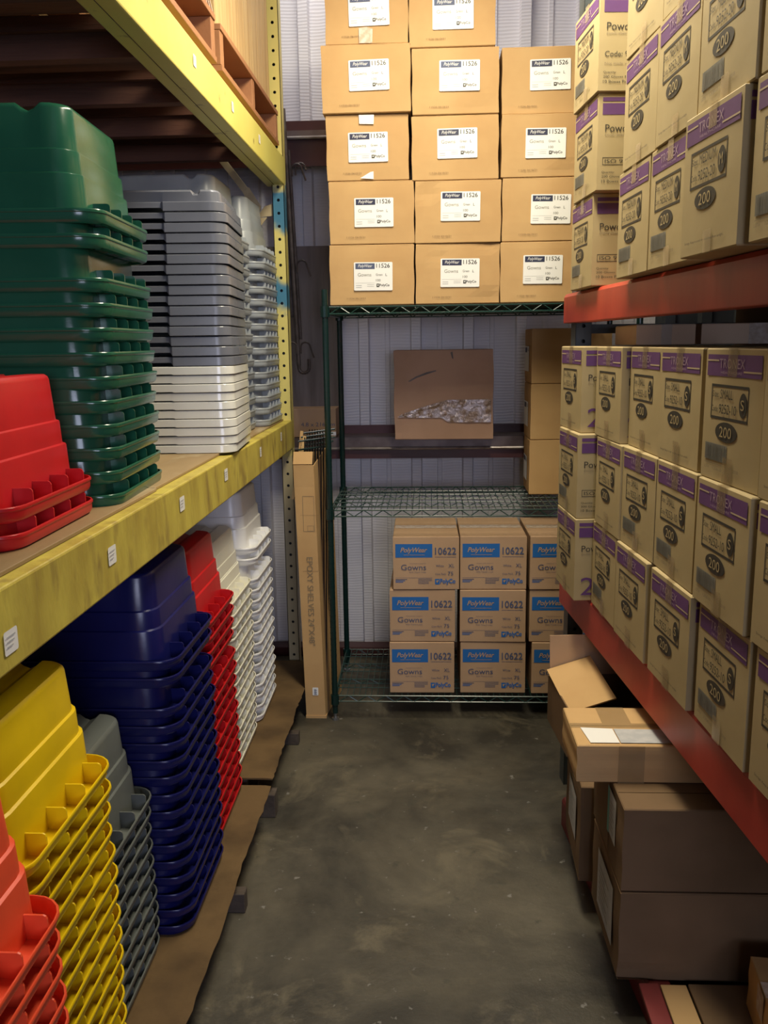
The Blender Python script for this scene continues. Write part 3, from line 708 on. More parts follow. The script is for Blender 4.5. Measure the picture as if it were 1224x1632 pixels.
BX = [  # name key, row, s of the camera-side edge, set-back t, turn, look, place words
 ('L',3,-.839,-.006,.008,'SA','top row, fifth from the wire shelving'), ('L',3,-1.108,-.012,0,'SB','top row, cut by the picture edge'),
 ('L',3,-.549,-.002,-.013,'SB','top row, fourth from the wire shelving'), ('L',3,-.288,.004,-.031,'SB','top row, third from the wire shelving'),
 ('L',3,-.020,-.008,-.012,'SB','top row, second from the wire shelving'), ('L',3,.279,-.037,.009,'SB','top row, end one by the wire shelving'),
 ('L',2,.250,-.050,-.013,'SA','middle row, end one by the wire shelving'), ('L',2,-.050,-.010,-.020,'SB','middle row, second from the wire shelving'),
 ('L',2,-.309,-.004,.006,'SA','middle row, third from the wire shelving'), ('L',2,-.570,-.009,-.022,'SA','middle row, fourth from the wire shelving'),
 ('L',2,-.847,-.020,-.022,'SA','middle row, fifth from the wire shelving'), ('L',2,-1.125,-.016,0,'SB','middle row, cut by the picture edge'),
 ('L',1,.245,-.052,-.015,'SB','bottom row, end one by the wire shelving'), ('L',1,-.030,-.008,-.022,'SA','bottom row, second from the wire shelving'),
 ('L',1,-.303,-.015,-.009,'SB','bottom row, third from the wire shelving'), ('L',1,-.588,-.015,-.007,'SB','bottom row, fourth from the wire shelving'),
 ('L',1,-.866,-.012,-.030,'SA','bottom row, fifth from the wire shelving'), ('L',1,-1.145,-.011,0,'SB','bottom row, cut by the picture edge'),
 ('U',1,.267,-.021,-.009,'MA','bottom layer, end one by the wire shelving'), ('U',2,.228,-.025,.005,'MA','second layer, end one by the wire shelving'),
 ('U',3,.217,-.032,.013,'MC','third layer, end one by the wire shelving'), ('U',1,-.262,-.033,-.020,'MA','bottom layer, second from the wire shelving'),
 ('U',2,-.294,-.035,-.018,'MB','second layer, second from the wire shelving'), ('U',1,-.535,-.041,-.020,'MA','bottom layer, third from the wire shelving'),
 ('U',2,-.565,-.046,-.024,'MB','second layer, third from the wire shelving'), ('U',1,-.822,-.064,.007,'MB','bottom layer, fourth from the wire shelving'),
 ('U',2,-.843,-.058,-.020,'MA','second layer, fourth from the wire shelving'), ('U',1,-1.105,-.055,.001,'MA','bottom layer, cut by the picture edge'),
 ('U',2,-1.115,-.055,.001,'MA','second layer, cut by the picture edge'), ('U',3,-.304,-.033,.004,'MB','third layer, second from the wire shelving'),
 ('L',1,-1.42,-.010,0,'SB','bottom row, just outside the picture'), ('L',2,-1.40,-.012,0,'SA','middle row, just outside the picture'), ('L',3,-1.385,-.010,0,'SB','top row, just outside the picture'),
 ('L',1,-1.69,-.010,0,'SB','bottom row, second outside the picture'), ('L',2,-1.68,-.012,0,'SA','middle row, second outside the picture'), ('L',3,-1.67,-.010,0,'SB','top row, second outside the picture'),
 ('U',1,-1.385,-.05,0,'MA','bottom layer, just outside the picture'), ('U',2,-1.395,-.05,0,'MA','second layer, just outside the picture'),
 ('U',3,-1.12,-.050,0,'MA','third layer, fifth from the wire shelving'), ('U',3,-.575,-.040,-.010,'MB','third layer, third from the wire shelving'), ('U',3,-.850,-.050,0,'MA','third layer, fourth from the wire shelving')]
fg = {}
for lv, row, s, t_, th, key, place in BX:
    c, q = math.cos(th), math.sin(th)
    dd = Vector((RD.x*c-RD.y*q, RD.x*q+RD.y*c, 0)); nn = Vector((RN.x*c-RN.y*q, RN.x*q+RN.y*c, 0))
    loc = P0+RD*s+RN*t_+dd*GW/2+nn*GD/2; loc.z = (ZL if lv == 'L' else ZU)+(row-1)*GH*1.0015
    rz = math.atan2(-dd.y, -dd.x)
    lab = ('small-size' if lv == 'L' else 'medium-size')+' glove carton with purple band, '+('lower' if lv == 'L' else 'upper')+' level, '+place
    grp = 'small-size glove cartons on the lower red beam' if lv == 'L' else 'medium-size glove cartons on the upper red beam'
    if key not in fg:
        t = thing('glove_carton', lab, 'box', loc, rz, grp)
        link('printed_carton', gm[key], t); [link('packing_tape', q_, t) for q_ in (gtape if key[0] == 'S' else gtapeM)]; fg[key] = t
    else: dup(fg[key], loc, rz, lab, grp)

# ------------------------------------------------------------------ right rack (red)
rr = thing('pallet_rack', 'red pallet rack carrying purple-banded glove cartons', 'rack', tuple(P0)); 
rr.rotation_euler = (0, 0, math.atan2(RN.y, RN.x))      # local x into the rack, local y away from the camera
def red_beam(s0, s1, z0, z1, t0, m, label, lip=True, depth=.055):
    mb = MB()
    prof = [(t0, z0), (t0, z1-.012), (t0+.006, z1-.002), (t0+.012, z1), (t0+depth, z1), (t0+depth, z0)]
    mb.prism(prof, 'y', s0, s1, m); o = mb.build('beam', rr, .0025); o['label'] = label; return o
red_beam(-2.6, .655, .682, .8065, 0, M['red'], 'red lower beam')
red_beam(-2.6, .690, 1.655, 1.7525, 0, M['red_scuffed'], 'scuffed red upper beam')
red_beam(-2.2, .335, .0, .100, -.050, M['red_dark'], 'red floor-level beam')
for z0, z1 in ((.682, .8065), (1.655, 1.7525), (0, .1)): red_beam(-2.6, .65, z0, z1, 1.0, M['red'], 'red rear beam')
def T(mb, name): return mb.build(name, rr)
mb = drilled_post(.020, .074, .600, 0, 3.2, M['steel'], .05, .02); T(mb, 'post')
mb = drilled_post(1.0, 1.055, .600, 0, 3.2, M['steel'], .05, .02); T(mb, 'post')
for z in (.30, 1.62, 2.6):
    mb = MB(); mb.box((.06, .62, z), (1.0, .64, z+.03), M['steel']); T(mb, 'brace')
for z, n_ in ((.806, 'L'), (1.752, 'U')):
    for k in range(9):
        s = -2.3+k*.33; mb = MB(); mb.box((.056, s, z-.022), (.999, s+.322, z-.0005), M['old_timber']); T(mb, 'deck_board')

# ------------------------------------------------------------------ gown cartons with paper labels on the wire shelf top
def gown_label(w, h, dark, glare=0):
    mb = MB(); f = Face(mb, (0, 0, 0), (w, 0, 0), (0, 0, h), .0005); K = M['black_ink']
    f.rrect(0, 0, 1, 1, .03, M['paper'], 1)
    band = M['navy'] if not glare else M['slate_ink']  # paler slate band stands in for glare washing over the print
    f.rect(.04, .76, .54, .96, band, 2); f.text('PolyWear', .11, .785, .48, .925, M['paper'], 3, .3)
    f.text('11526', .58, .80, .93, .95, K, 2, 0, .01)
    f.text('Gowns', .10, .50, .45, .62, M['bar_grey'], 2)
    f.rect(.04, .265, .54, .272, M['paper_grey'], 2)
    for k in range(2): f.rect(.05, .17-.07*k, .20, .19-.07*k, M['paper_grey'], 2); f.rect(.34, .20-.06*k, .52, .215-.06*k, M['paper_grey'], 2)
    f.text('Green', .57, .52, .74, .60, M['bar_ink'], 2); f.text('L', .82, .51, .86, .60, K, 2)
    f.text('100', .57, .32, .69, .40, M['bar_ink'], 2)
    f.rect(.585, .12, .655, .24, K, 2); f.poly([(.60, .205), (.645, .205), (.62, .15)], M['paper'], 3); f.text('PolyCo', .66, .12, .92, .235, K, 2, 0, .02)
    return mb.mesh('label_sheet')
GB = {'r5c1':(-.383,-.051,1.747,1.977),'r5c2':(-.046,.281,1.747,1.975),'r5c3':(.286,.615,1.747,1.976),
 'r4c1':(-.379,-.049,1.979,2.214),'r4c2':(-.042,.288,1.977,2.208),'r4c3':(.293,.614,1.978,2.212),
 'r3c1':(-.385,-.069,2.216,2.456),'r3c2':(-.054,.276,2.210,2.443),'r3c3':(.285,.607,2.214,2.442),
 'r2c1':(-.393,-.057,2.458,2.699),'r2c2':(-.053,.273,2.446,2.680),'r2c3':(.287,.600,2.445,2.682),
 'r1c1':(-.377,-.067,2.702,2.938),'r1c2':(-.062,.259,2.684,2.924)}
GL = {'r1c1':(-.288,2.762),'r1c2':(.026,2.742),'r2c1':(-.288,2.534),'r2c2':(.049,2.527),'r2c3':(.392,2.527),'r3c1':(-.300,2.282),'r3c2':(.044,2.287),
 'r3c3':(.375,2.282),'r4c1':(-.281,2.043),'r4c2':(.056,2.059),'r4c3':(.401,2.043),'r5c1':(-.288,1.803),'r5c2':(.050,1.811),'r5c3':(.373,1.818)}
COLN = {'1': 'column by the hooked bars', '2': 'centre column', '3': 'column by the glove cartons'}
ROWN = {'1': 'top row', '2': 'second row down', '3': 'middle row', '4': 'fourth row down', '5': 'bottom row'}
yoff = {'r2c1': -.012, 'r1c1': .0, 'r3c1': .004, 'r2c2': -.004, 'r4c2': -.004, 'r5c2': .002, 'r2c3': .02}
lab_std, lab_glare = gown_label(.152, .108, True), gown_label(.152, .108, True, 1)
for k, (x0, x1, z0, z1) in GB.items():
    w_, h_ = x1-x0, z1-z0; cx = (x0+x1)/2; yf = 3.568+yoff.get(k, .003*math.sin(len(k)*7+cx*9)); d_ = .46
    crush = ()
    if k == 'r5c2': crush = ((.75, -.9, .45, .008), (-.45, .55, .3, .004), (.75, .95, .25, .006))
    if k == 'r2c2': crush = ((.5, -.85, .6, .006),)
    if k == 'r4c2': crush = ((-.7, .6, .35, .006),)
    if k == 'r3c3': crush = ((.5, -.9, .45, .007),)
    rz = random.uniform(-.012, .012)
    t = thing('gown_carton', 'white-labelled gown carton, '+ROWN[k[1]]+', '+COLN[k[3]], 'box', (cx, yf+d_/2, z0), rz, 'kraft gown cartons stacked on the wire shelving')
    mb = carton_mb(w_, d_, h_, M['kraft'], bulge=.0016, n=10, jit=.0018, seed=hash(k) % 1000 if False else sum(map(ord, k))*7, crush=crush)
    f = Face(mb, (-w_/2, -d_/2-.0045, 0), (w_, 0, 0), (0, 0, h_), .0003)
    f.text('11526-0610/21', .20, .10, .42, .125, M['kraft_dark'], 1)
    link('carton', mb.mesh('carton'), t)
    lx, lz = GL[k]; o = link('paper_label', lab_glare if k in ('r5c1', 'r2c1', 'r1c1', 'r1c2', 'r2c2') else lab_std, t)
    o.location = (lx-cx, -d_/2-.0055, lz-z0); o.rotation_euler = (0, random.uniform(-.02, .02), 0); o['label'] = 'white printed paper label'
    if k in ('r1c1', 'r3c1'):
        mb = MB(); f = Face(mb, (0, -d_/2-.006, 0), (1, 0, 0), (0, 0, 1), .0006)
        a = -.03
        if k == 'r1c1': f.poly([(a, .002), (a+.05, .002), (a+.052, .05), (a+.03, .058), (a, .055)], M['clear_tape'])
        else:
            f.poly([(a, h_-.035), (a+.055, h_-.037), (a+.057, h_-.003), (a-.001, h_-.003)], M['paper'])
            mb2 = MB(); f2 = Face(mb2, (0, -d_/2-.006, 0), (1, 0, 0), (0, 0, 1), .0006); f2.poly([(a, .008), (a+.052, .004), (a+.052, .032), (a+.04, .030)], M['paper'])
            o2 = mb2.build('tape_scrap', t); o2['label'] = 'torn white wedge of tape'
        o = mb.build('tape_scrap', t); o['label'] = 'torn scrap of pale tape'

# blue-printed gown cartons on the bottom shelf
BW, BH, BD = .276, .2285, .40
def blue_mesh():
    mb = carton_mb(BW, BD, BH, M['kraft_pink'], bulge=.0008, n=4)
    f = Face(mb, (-BW/2, -BD/2, 0), (BW, 0, 0), (0, 0, BH), .0012); B, K = M['blue_ink'], M['slate_ink']
    f.rect(.035, .61, .595, .865, B); f.text('PolyWear', .11, .68, .52, .80, M['kraft_pink'], 2, .3, .015); f.rect(.16, .655, .48, .662, M['kraft_pink'], 2)
    f.text('10622', .635, .665, .955, .80, K, 2, 0, .012); f.rect(.635, .615, .955, .622, K)
    f.text('Gowns', .12, .375, .50, .48, K); f.text('With Thumb Loops', .24, .32, .50, .345, K); f.text('Polyethylene Isolation', .25, .49, .50, .505, K)
    f.text('White', .65, .435, .77, .475, K); f.text('XL', .84, .425, .93, .49, K); f.text('Case Pack', .64, .285, .80, .315, K); f.text('75', .83, .275, .91, .345, K)
    f.rect(.035, .225, .595, .229, K)
    for k in range(3): f.rect(.035, .19-.025*k, .21-.03*k, .202-.025*k, B if k else K)
    for k in range(4): f.rect(.38, .20-.028*k, .59-.05*(k//2), .209-.028*k, K)
    f.rect(.635, .10, .705, .205, B); f.poly([(.65, .175), (.695, .185), (.665, .125)], M['kraft_pink'], 2); f.text('PolyCo', .712, .095, .945, .21, B, 2, 0, .03)
    return mb.mesh('blue_carton')
bmsh = blue_mesh()
btape = MB(); btape.quad([(-BW/2+.005, -.03, BH+.001), (BW/2-.005, -.03, BH+.001), (BW/2-.005, .03, BH+.001), (-BW/2+.005, .03, BH+.001)], M['clear_tape']); btape = btape.mesh('tape')
GOWN = [(-.154,.132,3),(.132,.408,3),(.421,.695,3),(-.165,.114,2),(.135,.407,2),(.428,.697,2),(-.170,.109,1),(.133,.411,1),(.440,.709,1)]
first = None
for i, (x0, x1, row) in enumerate(GOWN):
    loc = ((x0+x1)/2+(i % 3)*.001, 3.578+BD/2+.004*(i % 2), .1135+(row-1)*(BH+.0022)); rz = random.uniform(-.01, .01)
    lab = 'blue-printed gown carton, '+{3: 'top', 2: 'middle', 1: 'bottom'}[row]+' layer, '+('column by the empty shelf space', 'centre column', 'half-hidden column')[i % 3]
    if first is None:
        first = thing('gown_carton', lab, 'box', loc, rz, 'blue-printed gown cartons on the bottom wire shelf'); link('printed_carton', bmsh, first); link('packing_tape', btape, first)
    else: dup(first, loc, rz, lab)

# plain cartons at the end of the middle wire shelf
for i, (z0, z1) in enumerate(((.9275, 1.170), (1.1715, 1.414), (1.4155, 1.650))):
    t = thing('plain_carton', 'unprinted brown carton on the middle wire shelf, '+('lowest', 'middle', 'highest')[i]+' of the column', 'box', (.62, 4.005, z0), random.uniform(-.015, .015), 'plain cartons on the middle wire shelf')
    mb = carton_mb(.34, .255, z1-z0, M['kraft'], bulge=.001, n=6, jit=.001, seed=i); link('carton', mb.mesh('carton'), t)
    mb = MB(); f = Face(mb, (-.173, .10, .05), (0, -.15, 0), (0, 0, .11), .0005); f.rrect(0, 0, 1, 1, .03, M['paper']); f.rect(.1, .75, .55, .95, M['navy'], 2); f.text('11526', .6, .8, .95, .93, M['black_ink'], 2)
    o = mb.build('paper_label', t); o['label'] = 'white paper label'

# large brown carton on the girt
t = thing('large_carton', 'large brown carton with crinkled clear tape on the wall girt', 'box', (.075, 4.150, 1.1565), R(-1.2))
mb = carton_mb(.452, .175, .408, M['kraft_old'], bulge=.004, n=14, jit=.003, seed=5, crush=((-.95, -.9, .35, .01), (.95, .9, .3, .01), (-.95, .95, .3, .008)))
f = Face(mb, (-.226, -.0925, 0), (.452, 0, 0), (0, 0, .425), .0004)
f.poly([(.14, .63), (.22, .68), (.33, .725), (.42, .745), (.43, .735), (.34, .705), (.23, .665), (.16, .625)], M['board'])
f.poly([(.57, .93), (.585, .87), (.60, .86), (.59, .94)], M['board'])
link('carton', mb.mesh('carton'), t)
mb = MB(); r = random.Random(4); n = 26
def tw_(u): return (.245+.0*u, .0) 
top = lambda u: .248+(.43-.248)*min(1, (u/.55))**.8 if u < .55 else .43
bot = lambda u: .245-.01*math.sin(u*3) if u < .45 else max(.185, .245-.09*((u-.45)/.15)) if u < .62 else .185+(.0)
vs = []; fs = []; m_ = 6
for i in range(n+1):
    u = i/n
    for j in range(m_+1):
        v = bot(u)+(top(u)-bot(u))*j/m_
        vs.append((-.226+.452*(.03+.95*u), -.0945-r.uniform(0, .004), .425*v))
for i in range(n):
    for j in range(m_): a = i*(m_+1)+j; fs.append((a, a+m_+1, a+m_+2, a+1))
mb.add(vs, fs, mat('crinkled_clear_tape', (.55, .48, .50), .12, (.30, .20, .13), 25, bump=.5, bscale=90, spec=1.0, metal=.35, lo=.45, hi=.6))
o = mb.build('clear_tape', t); o['label'] = 'crinkled shiny clear tape'

# carton behind the posts
t = thing('marked_carton', 'brown carton marked in millimetres on the girt behind the posts', 'box', (-.56, 4.285, 1.1565), 0)
mb = carton_mb(.24, .16, .137, M['kraft_pink'], n=4); f = Face(mb, (-.12, -.08, 0), (.24, 0, 0), (0, 0, .137), .001)
f.text('4.8 x 216mm', .30, .38, .98, .52, M['slate_ink']); link('carton', mb.mesh('carton'), t)
mb = MB(); f = Face(mb, (.02, -.0815, .008), (.10, 0, 0), (0, 0, .02), .0005); f.poly([(0, .1), (1, 0), (1, .9), (.1, .8)], M['paper']); o = mb.build('label_scrap', t)

# weathered board standing against the wall and hooked bars
mb = MB(); mb.box((-.86, 4.362, 1.197), (-.425, 4.380, 2.06), M['board']); o = mb.build('weathered_board', bevel=.002); tag(o, 'grey-brown weathered board standing against the back wall behind the hooked bars', 'board')
def hook_bar(label, p, q, r, hooks, end=True):
    t = thing('hooked_bar', label, 'bar', q, 0, 'hooked steel bars hanging by the back wall'); off = Vector(q)
    mb = MB(); mb.bar(p, q, r, M['rust'], 8); P(mb, 'shaft', t, off)
    for (x, y, z), sx, ln in hooks:
        mb = MB(); pts = []
        for k in range(8): a = R(180-180*k/7*1.0); pts.append((x+sx*(.022+.022*math.cos(a)), y, z+.022*math.sin(a)))
        pts.append((x+sx*(.044+ln*.35), y-.004, z-ln)); mb.tube([(x, y, z-.03)]+pts, .0045, M['rust'], 6); P(mb, 'hook', t, off)
    if end:
        x, y, z = q; mb = MB(); pts = [(x, y, z)]
        for k in range(9): a = R(180+180*k/8); pts.append((x+.024+.024*math.cos(a), y, z-.01+.024*math.sin(a)))
        pts.append((x+.048, y, z+.03)); mb.tube(pts, .0075, M['rust'], 8); P(mb, 'end_loop', t, off)
hook_bar('long dark hooked steel bar beside the drilled post, loop at its foot', (-.632, 4.12, 2.62), (-.598, 4.12, 1.50), .010,
         [((-.600, 4.11, 2.365), 1, .05), ((-.590, 4.11, 1.95), 1, .05), ((-.585, 4.11, 1.585), 1, .05), ((-.603, 4.11, 1.585), -1, .05)])
hook_bar('thicker plain dark steel bar hanging behind the hooked bar', (-.655, 4.15, 2.60), (-.622, 4.15, 1.72), .012, [], False)
hook_bar('short dark steel bar hanging in front of the weathered board', (-.615, 4.135, 2.45), (-.588, 4.135, 1.62), .008, [((-.585, 4.12, 2.37), 1, .01)], False)
# hose on the wall behind the top cartons
mb = MB(); mb.tube([(.20, 4.39, 2.88), (.30, 4.385, 2.87), (.37, 4.385, 2.835), (.43, 4.385, 2.78), (.46, 4.385, 2.70), (.465, 4.385, 2.60)], .007, M['black'], 8)
o = mb.build('black_hose', smooth=False); tag(o, 'curved black hose on the wall above the gown cartons', 'hose')

# ------------------------------------------------------------------ tall narrow carton of epoxy shelves
t = thing('tall_shelf_carton', 'tall narrow open carton of wire shelves standing by the green post', 'box', (-.49, 3.565, 0), R(-1.0)); off = Vector((0, 0, 0))
mb = MB(); w2 = .042; d2 = .30; hgt = 1.135; Km = M['kraft']; th = .004
lean = Matrix.Shear('XY', 4, (0, 0))
def lx(x, z): return x - .022*(z/1.13)
def panel(p, m=Km): mb.add(p, [(0,1,2,3),(4,7,6,5),(0,4,5,1),(1,5,6,2),(2,6,7,3),(3,7,4,0)], m)
def wall_(x0, y0, x1, y1, x0i, y0i, x1i, y1i, ztop0, ztop1, m=Km):
    panel([(x0, y0, .004), (x1, y1, .004), (lx(x1, ztop1), y1, ztop1), (lx(x0, ztop0), y0, ztop0),
           (x0i, y0i, .004), (x1i, y1i, .004), (lx(x1i, ztop1), y1i, ztop1), (lx(x0i, ztop0), y0i, ztop0)], m)
wall_(-w2, 0, w2, 0, -w2+th, th, w2-th, th, 1.12, 1.105)
wall_(w2, 0, w2+.035, d2, w2-th, th, w2+.035-th, d2, 1.105, 1.175)
wall_(-w2, 0, -w2, d2, -w2+th, th, -w2+th, d2, 1.13, 1.13)
wall_(-w2, d2, w2+.035, d2, -w2, d2-th, w2+.035, d2-th, 1.13, 1.13)
mb.box((-w2-.002, -.003, 0), (w2+.004, d2, .012), Km)
f = Face(mb, (w2*.1, -.0005, 0), (0, 0, -1), (1, 0, 0), .0012)
# wording runs down the face
f2 = Face(mb, (.012-.012, 0, 0), (0, 0, -1), (1, 0, 0), .0012)
f2.text('EPOXY SHELVES 24"X48"', -.72, -.020, -.33, .006, M['grey_ink'])
f2.frame(-.98, -.030, -.83, .018, .0015, M['grey_ink']); f2.frame(-.855, -.012, -.832, .014, .001, M['grey_ink'])
f2.rect(-.660, -w2+.004, -.6585, w2-.004, M['kraft_in']); f2.rect(-.9, -w2+.001, -.899, w2-.006, M['kraft_in'])
link('carton', mb.mesh('carton'), t)
mb = MB(); T_ = Matrix.Translation((-.022, -.004, 1.113)) @ Matrix.Rotation(R(-28), 4, 'X')
mb.box((-w2, -.002, 0), (w2-.004, .002, .055), M['kraft'], T_); o = mb.build('top_flap', t)
mb = MB(); T_ = Matrix.Translation((-.022, -.004, 1.113)) @ Matrix.Rotation(R(-195), 4, 'X')
mb.box((-w2, -.002, 0), (w2-.002, .002, .09), M['kraft'], Matrix.Translation((-.021, -.003, 1.11)) @ Matrix.Rotation(R(183), 4, 'X')); mb.build('torn_flap', t)
mb = MB(); f = Face(mb, (-.012, -.001, .105), (.025, 0, 0), (0, 0, .036), .001); f.rrect(0, 0, 1, 1, .1, M['paper']); 
for k in range(6): f.rect(.28, .12+.12*k, .75-.1*(k % 2), .18+.12*k, M['slate_ink'], 2)
o = mb.build('barcode_sticker', t); o['label'] = 'white barcode sticker'
for k in range(3):
    mb = MB(); y = .06+.07*k
    for i in range(9): x = -.034+.0115*i-.015; mb.bar((x, y, .20), (x+.024, y+.02, 1.215+.01*k), .0028, M['black'], 5)
    mb.bar((-.05, y, 1.20+.01*k), (.085, y+.03, 1.215+.01*k), .004, M['epoxy'], 6); mb.bar((-.05, y, 1.165+.01*k), (.085, y+.03, 1.18+.01*k), .004, M['epoxy'], 6); o = mb.build('wire_shelf_panel', t); o['label'] = 'dark green wire shelf sticking out'
for i, (a, b) in enumerate((((-.575, 3.66, .95), (-.520, 3.70, 1.215)), ((-.565, 3.69, .95), (-.535, 3.72, 1.235)))):
    mb = MB(); mb.bar(a, b, .009, M['crate'], 4); o = mb.build('wooden_stick'); tag(o, ('longer pale wooden stick' if i else 'shorter pale wooden stick')+' leaning between the drilled post and the tall carton', 'stick', 'wooden sticks by the tall carton')
    o.location.z -= .0
    mb2 = None

# ------------------------------------------------------------------ cartons stored under the red lower beam
def plain(name, label, cx, cy, z0, w_, d_, h_, rz, m, seed=1, grp='cartons under the red rack', crush=(), flaps=True):
    t = thing(name, label, 'box', (cx, cy, z0), rz, grp); mb = carton_mb(w_, d_, h_, M[m], bulge=.002, n=10, jit=.0015, seed=seed, crush=crush)
    link('carton', mb.mesh('carton'), t); return t
# bottom big carton, near-left edge at (.445, 1.868)
Z0 = .1015
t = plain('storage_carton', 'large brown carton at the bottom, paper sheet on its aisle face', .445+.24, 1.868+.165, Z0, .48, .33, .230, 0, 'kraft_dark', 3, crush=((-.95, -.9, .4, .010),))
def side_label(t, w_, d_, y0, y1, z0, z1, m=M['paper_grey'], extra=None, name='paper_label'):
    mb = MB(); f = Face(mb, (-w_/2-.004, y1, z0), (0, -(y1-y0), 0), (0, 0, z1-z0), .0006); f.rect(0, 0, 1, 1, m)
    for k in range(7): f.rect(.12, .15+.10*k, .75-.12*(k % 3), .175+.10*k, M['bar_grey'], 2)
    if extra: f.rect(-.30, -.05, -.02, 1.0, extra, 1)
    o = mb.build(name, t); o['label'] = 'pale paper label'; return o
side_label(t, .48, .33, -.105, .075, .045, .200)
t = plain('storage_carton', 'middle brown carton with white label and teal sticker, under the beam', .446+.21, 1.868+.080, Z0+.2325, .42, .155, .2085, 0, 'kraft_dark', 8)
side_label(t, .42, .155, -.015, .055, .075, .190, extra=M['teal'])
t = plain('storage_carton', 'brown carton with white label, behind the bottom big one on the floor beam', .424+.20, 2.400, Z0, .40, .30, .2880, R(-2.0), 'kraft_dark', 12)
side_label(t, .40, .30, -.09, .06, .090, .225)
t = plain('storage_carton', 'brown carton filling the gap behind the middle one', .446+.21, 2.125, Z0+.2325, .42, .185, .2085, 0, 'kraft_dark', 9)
# shallow carton with shipping label
t = plain('shallow_carton', 'shallow tan carton with a white shipping label on its lid', .357+.26, 2.105, Z0+.4425, .52, .225, .096, R(0), 'kraft', 15)
mb = MB(); f = Face(mb, (-.26, -.1125, .096), (.52, 0, 0), (0, .225, 0), .0012)
f.poly([(.065, .05), (.20, .05), (.195, .40), (.045, .43)], M['paper'], 2); f.poly([(.205, .05), (.60, .05), (.60, .38), (.20, .40)], M['paper_grey'], 2)
o = mb.build('shipping_label', t); o['label'] = 'white shipping label'
mb = MB(); f = Face(mb, (-.26, -.1125, .096), (.52, 0, 0), (0, .225, 0), .0008)
f.rect(.0, .44, 1, .56, M['tape'])
f.rect(.16, .56, .30, 1, M['tape']); g = Face(mb, (-.26, -.1155, 0), (.52, 0, 0), (0, 0, .096), .0008); g.rect(.19, .0, .31, 1, M['tape']); o = mb.build('packing_tape', t)
# open carton with raised flaps
t = thing('open_carton', 'open empty carton with raised flaps at the far end under the beam', 'box', (.394+.20, 2.455+.125, .3925), R(4.5), 'cartons under the red rack')
w_, d_, h_ = .40, .27, .15; mb = MB(); th = .004
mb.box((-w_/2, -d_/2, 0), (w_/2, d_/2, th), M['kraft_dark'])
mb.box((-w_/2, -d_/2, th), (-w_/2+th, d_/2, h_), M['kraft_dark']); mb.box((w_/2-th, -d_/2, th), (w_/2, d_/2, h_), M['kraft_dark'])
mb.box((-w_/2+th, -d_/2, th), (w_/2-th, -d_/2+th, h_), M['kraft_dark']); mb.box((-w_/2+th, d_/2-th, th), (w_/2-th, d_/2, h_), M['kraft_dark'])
link('carton', mb.mesh('carton'), t)
def flap(T_, sx, sy, m, label=None):
    mb = MB(); mb.box((0, -sy/2, 0), (sx, sy/2, .004), m, T_); o = mb.build('flap', t)
    if label: o['label'] = label
    return o
flap(Matrix.Translation((-w_/2, 0, h_)) @ Matrix.Rotation(R(-17), 4, 'Y') @ Matrix.Rotation(R(8), 4, 'X'), .145, d_-.01, M['kraft'], 'pale aisle-side flap folded half inward')
mb = MB(); mb.box((-w_/2+.005, 0, 0), (w_/2-.005, .004, .13), M['kraft_pink'], Matrix.Translation((0, d_/2-.004, h_)) @ Matrix.Rotation(R(-6), 4, 'X')); mb.build('flap', t)
flap(Matrix.Translation((w_/2, 0, h_)) @ Matrix.Rotation(R(-150), 4, 'Y'), .14, d_-.01, M['kraft_dark'])
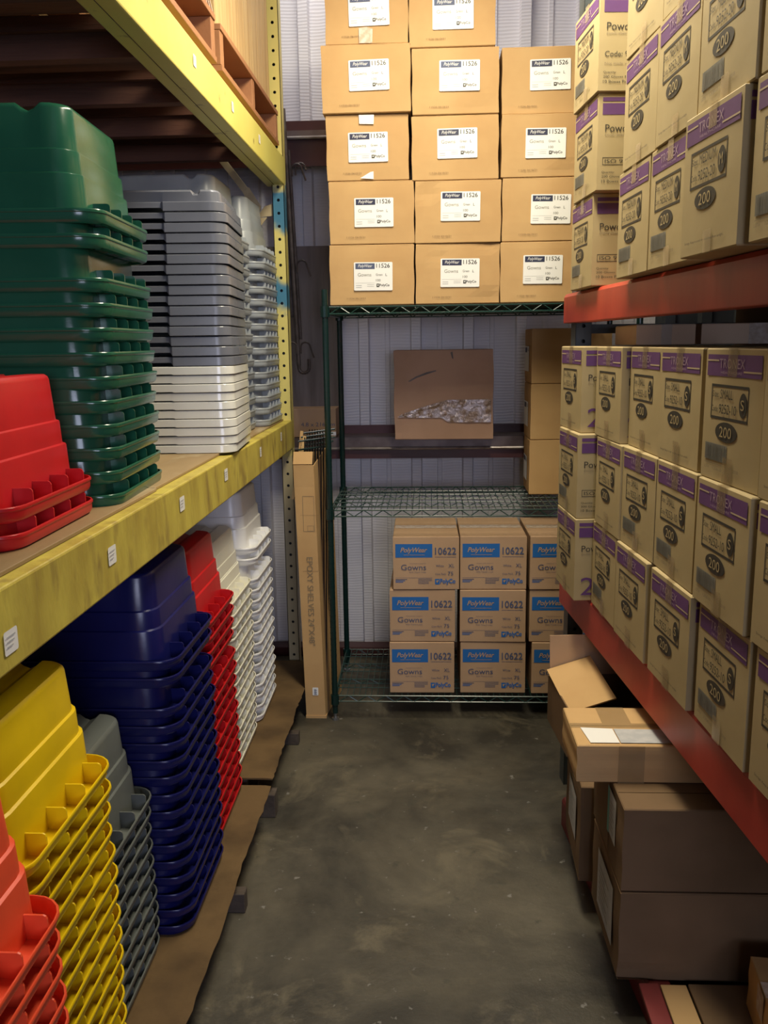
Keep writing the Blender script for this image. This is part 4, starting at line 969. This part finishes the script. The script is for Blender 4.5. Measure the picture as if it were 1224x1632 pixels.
# flattened cartons and strips on the floor beam, and the small carton at the corner
for i, (x0, x1, z) in enumerate(((.490, .535, .1015), (.540, .600, .1015), (.604, .98, .1015))):
    mb = MB(); mb.box((x0, 1.15, z), (x1, 1.845, z+.012-.003*(i == 1)), M[('red_dark', 'kraft', 'kraft_dark')[i]])
    o = mb.build('floor_slat' if i < 2 else 'flat_carton', bevel=.002)
    tag(o, ('reddish narrow slat along the floor-level red beam', 'tan narrow slat beside the flattened carton', 'flattened brown carton lying under the red rack')[i], 'slat' if i < 2 else 'cardboard')
t = plain('small_carton', 'small tan carton with taped lid at the lower picture corner', .705+.12, 1.66, .1145, .24, .22, .125, R(-6), 'kraft', 21)
mb = MB(); f = Face(mb, (-.12, -.11, .125), (.24, 0, 0), (0, .22, 0), .001); f.rect(0, .4, 1, .62, M['clear_tape']); g = Face(mb, (-.1235, .11, 0), (0, -.22, 0), (0, 0, .125), .001); g.rect(.38, .5, .60, 1, M['clear_tape']); o = mb.build('packing_tape', t)
# flat beige cartons lying on the top row of small glove cartons
zt = ZL+3*GH*1.0015+.002
for i, (x0, x1, y0, dd_) in enumerate(((.600, .766, 2.60, .30), (.785, 1.10, 2.605, .30))):
    t = thing('flat_carton_box', ('narrower' if i == 0 else 'wider')+' flat beige carton lying on the top glove cartons', 'box', ((x0+x1)/2, y0+dd_/2, zt), R(-.5), 'flat beige cartons on the glove cartons')
    mb = carton_mb(x1-x0, dd_, .058, M['kraft_light'], n=4); link('carton', mb.mesh('carton'), t)
    mb = MB(); g = Face(mb, (-(x1-x0)/2, -dd_/2, 0), (x1-x0, 0, 0), (0, 0, .058), .0018); g.rect(.42, 0, .60, 1, M['tape'] if i == 0 else M['clear_tape']); mb.build('packing_tape', t)

for i, s_ in enumerate((.22, -.30, -.82, -1.34)):  # cartons added to cover the bright wall strip under the upper beam
    c_ = P0+RD*s_+RN*.70
    t = thing('gap_shade_carton', 'added brown carton darkening the gap behind the small-size glove cartons, '+('end one', 'second', 'third', 'fourth')[i]+' from the wire shelving', 'box', (c_.x, c_.y, .8085), math.atan2(RN.y, RN.x), 'added brown cartons darkening the rear of the red rack')
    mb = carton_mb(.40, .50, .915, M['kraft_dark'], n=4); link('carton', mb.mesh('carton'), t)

# added dark panel: the back wall's shade past the red rack, as colour
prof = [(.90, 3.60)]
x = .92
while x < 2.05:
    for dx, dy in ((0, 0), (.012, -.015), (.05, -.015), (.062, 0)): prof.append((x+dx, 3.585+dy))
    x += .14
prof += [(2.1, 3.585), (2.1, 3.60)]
mb = MB(); mb.prism(prof, 'z', 0, 1.95, mat('wall_shade_slate', (.045, .052, .062), .4, (.03, .034, .04), 5, metal=.3))
o = mb.build('shade_panel'); tag(o, 'added dark ribbed panel standing in for the shaded wall behind the red rack', 'metal sheet')
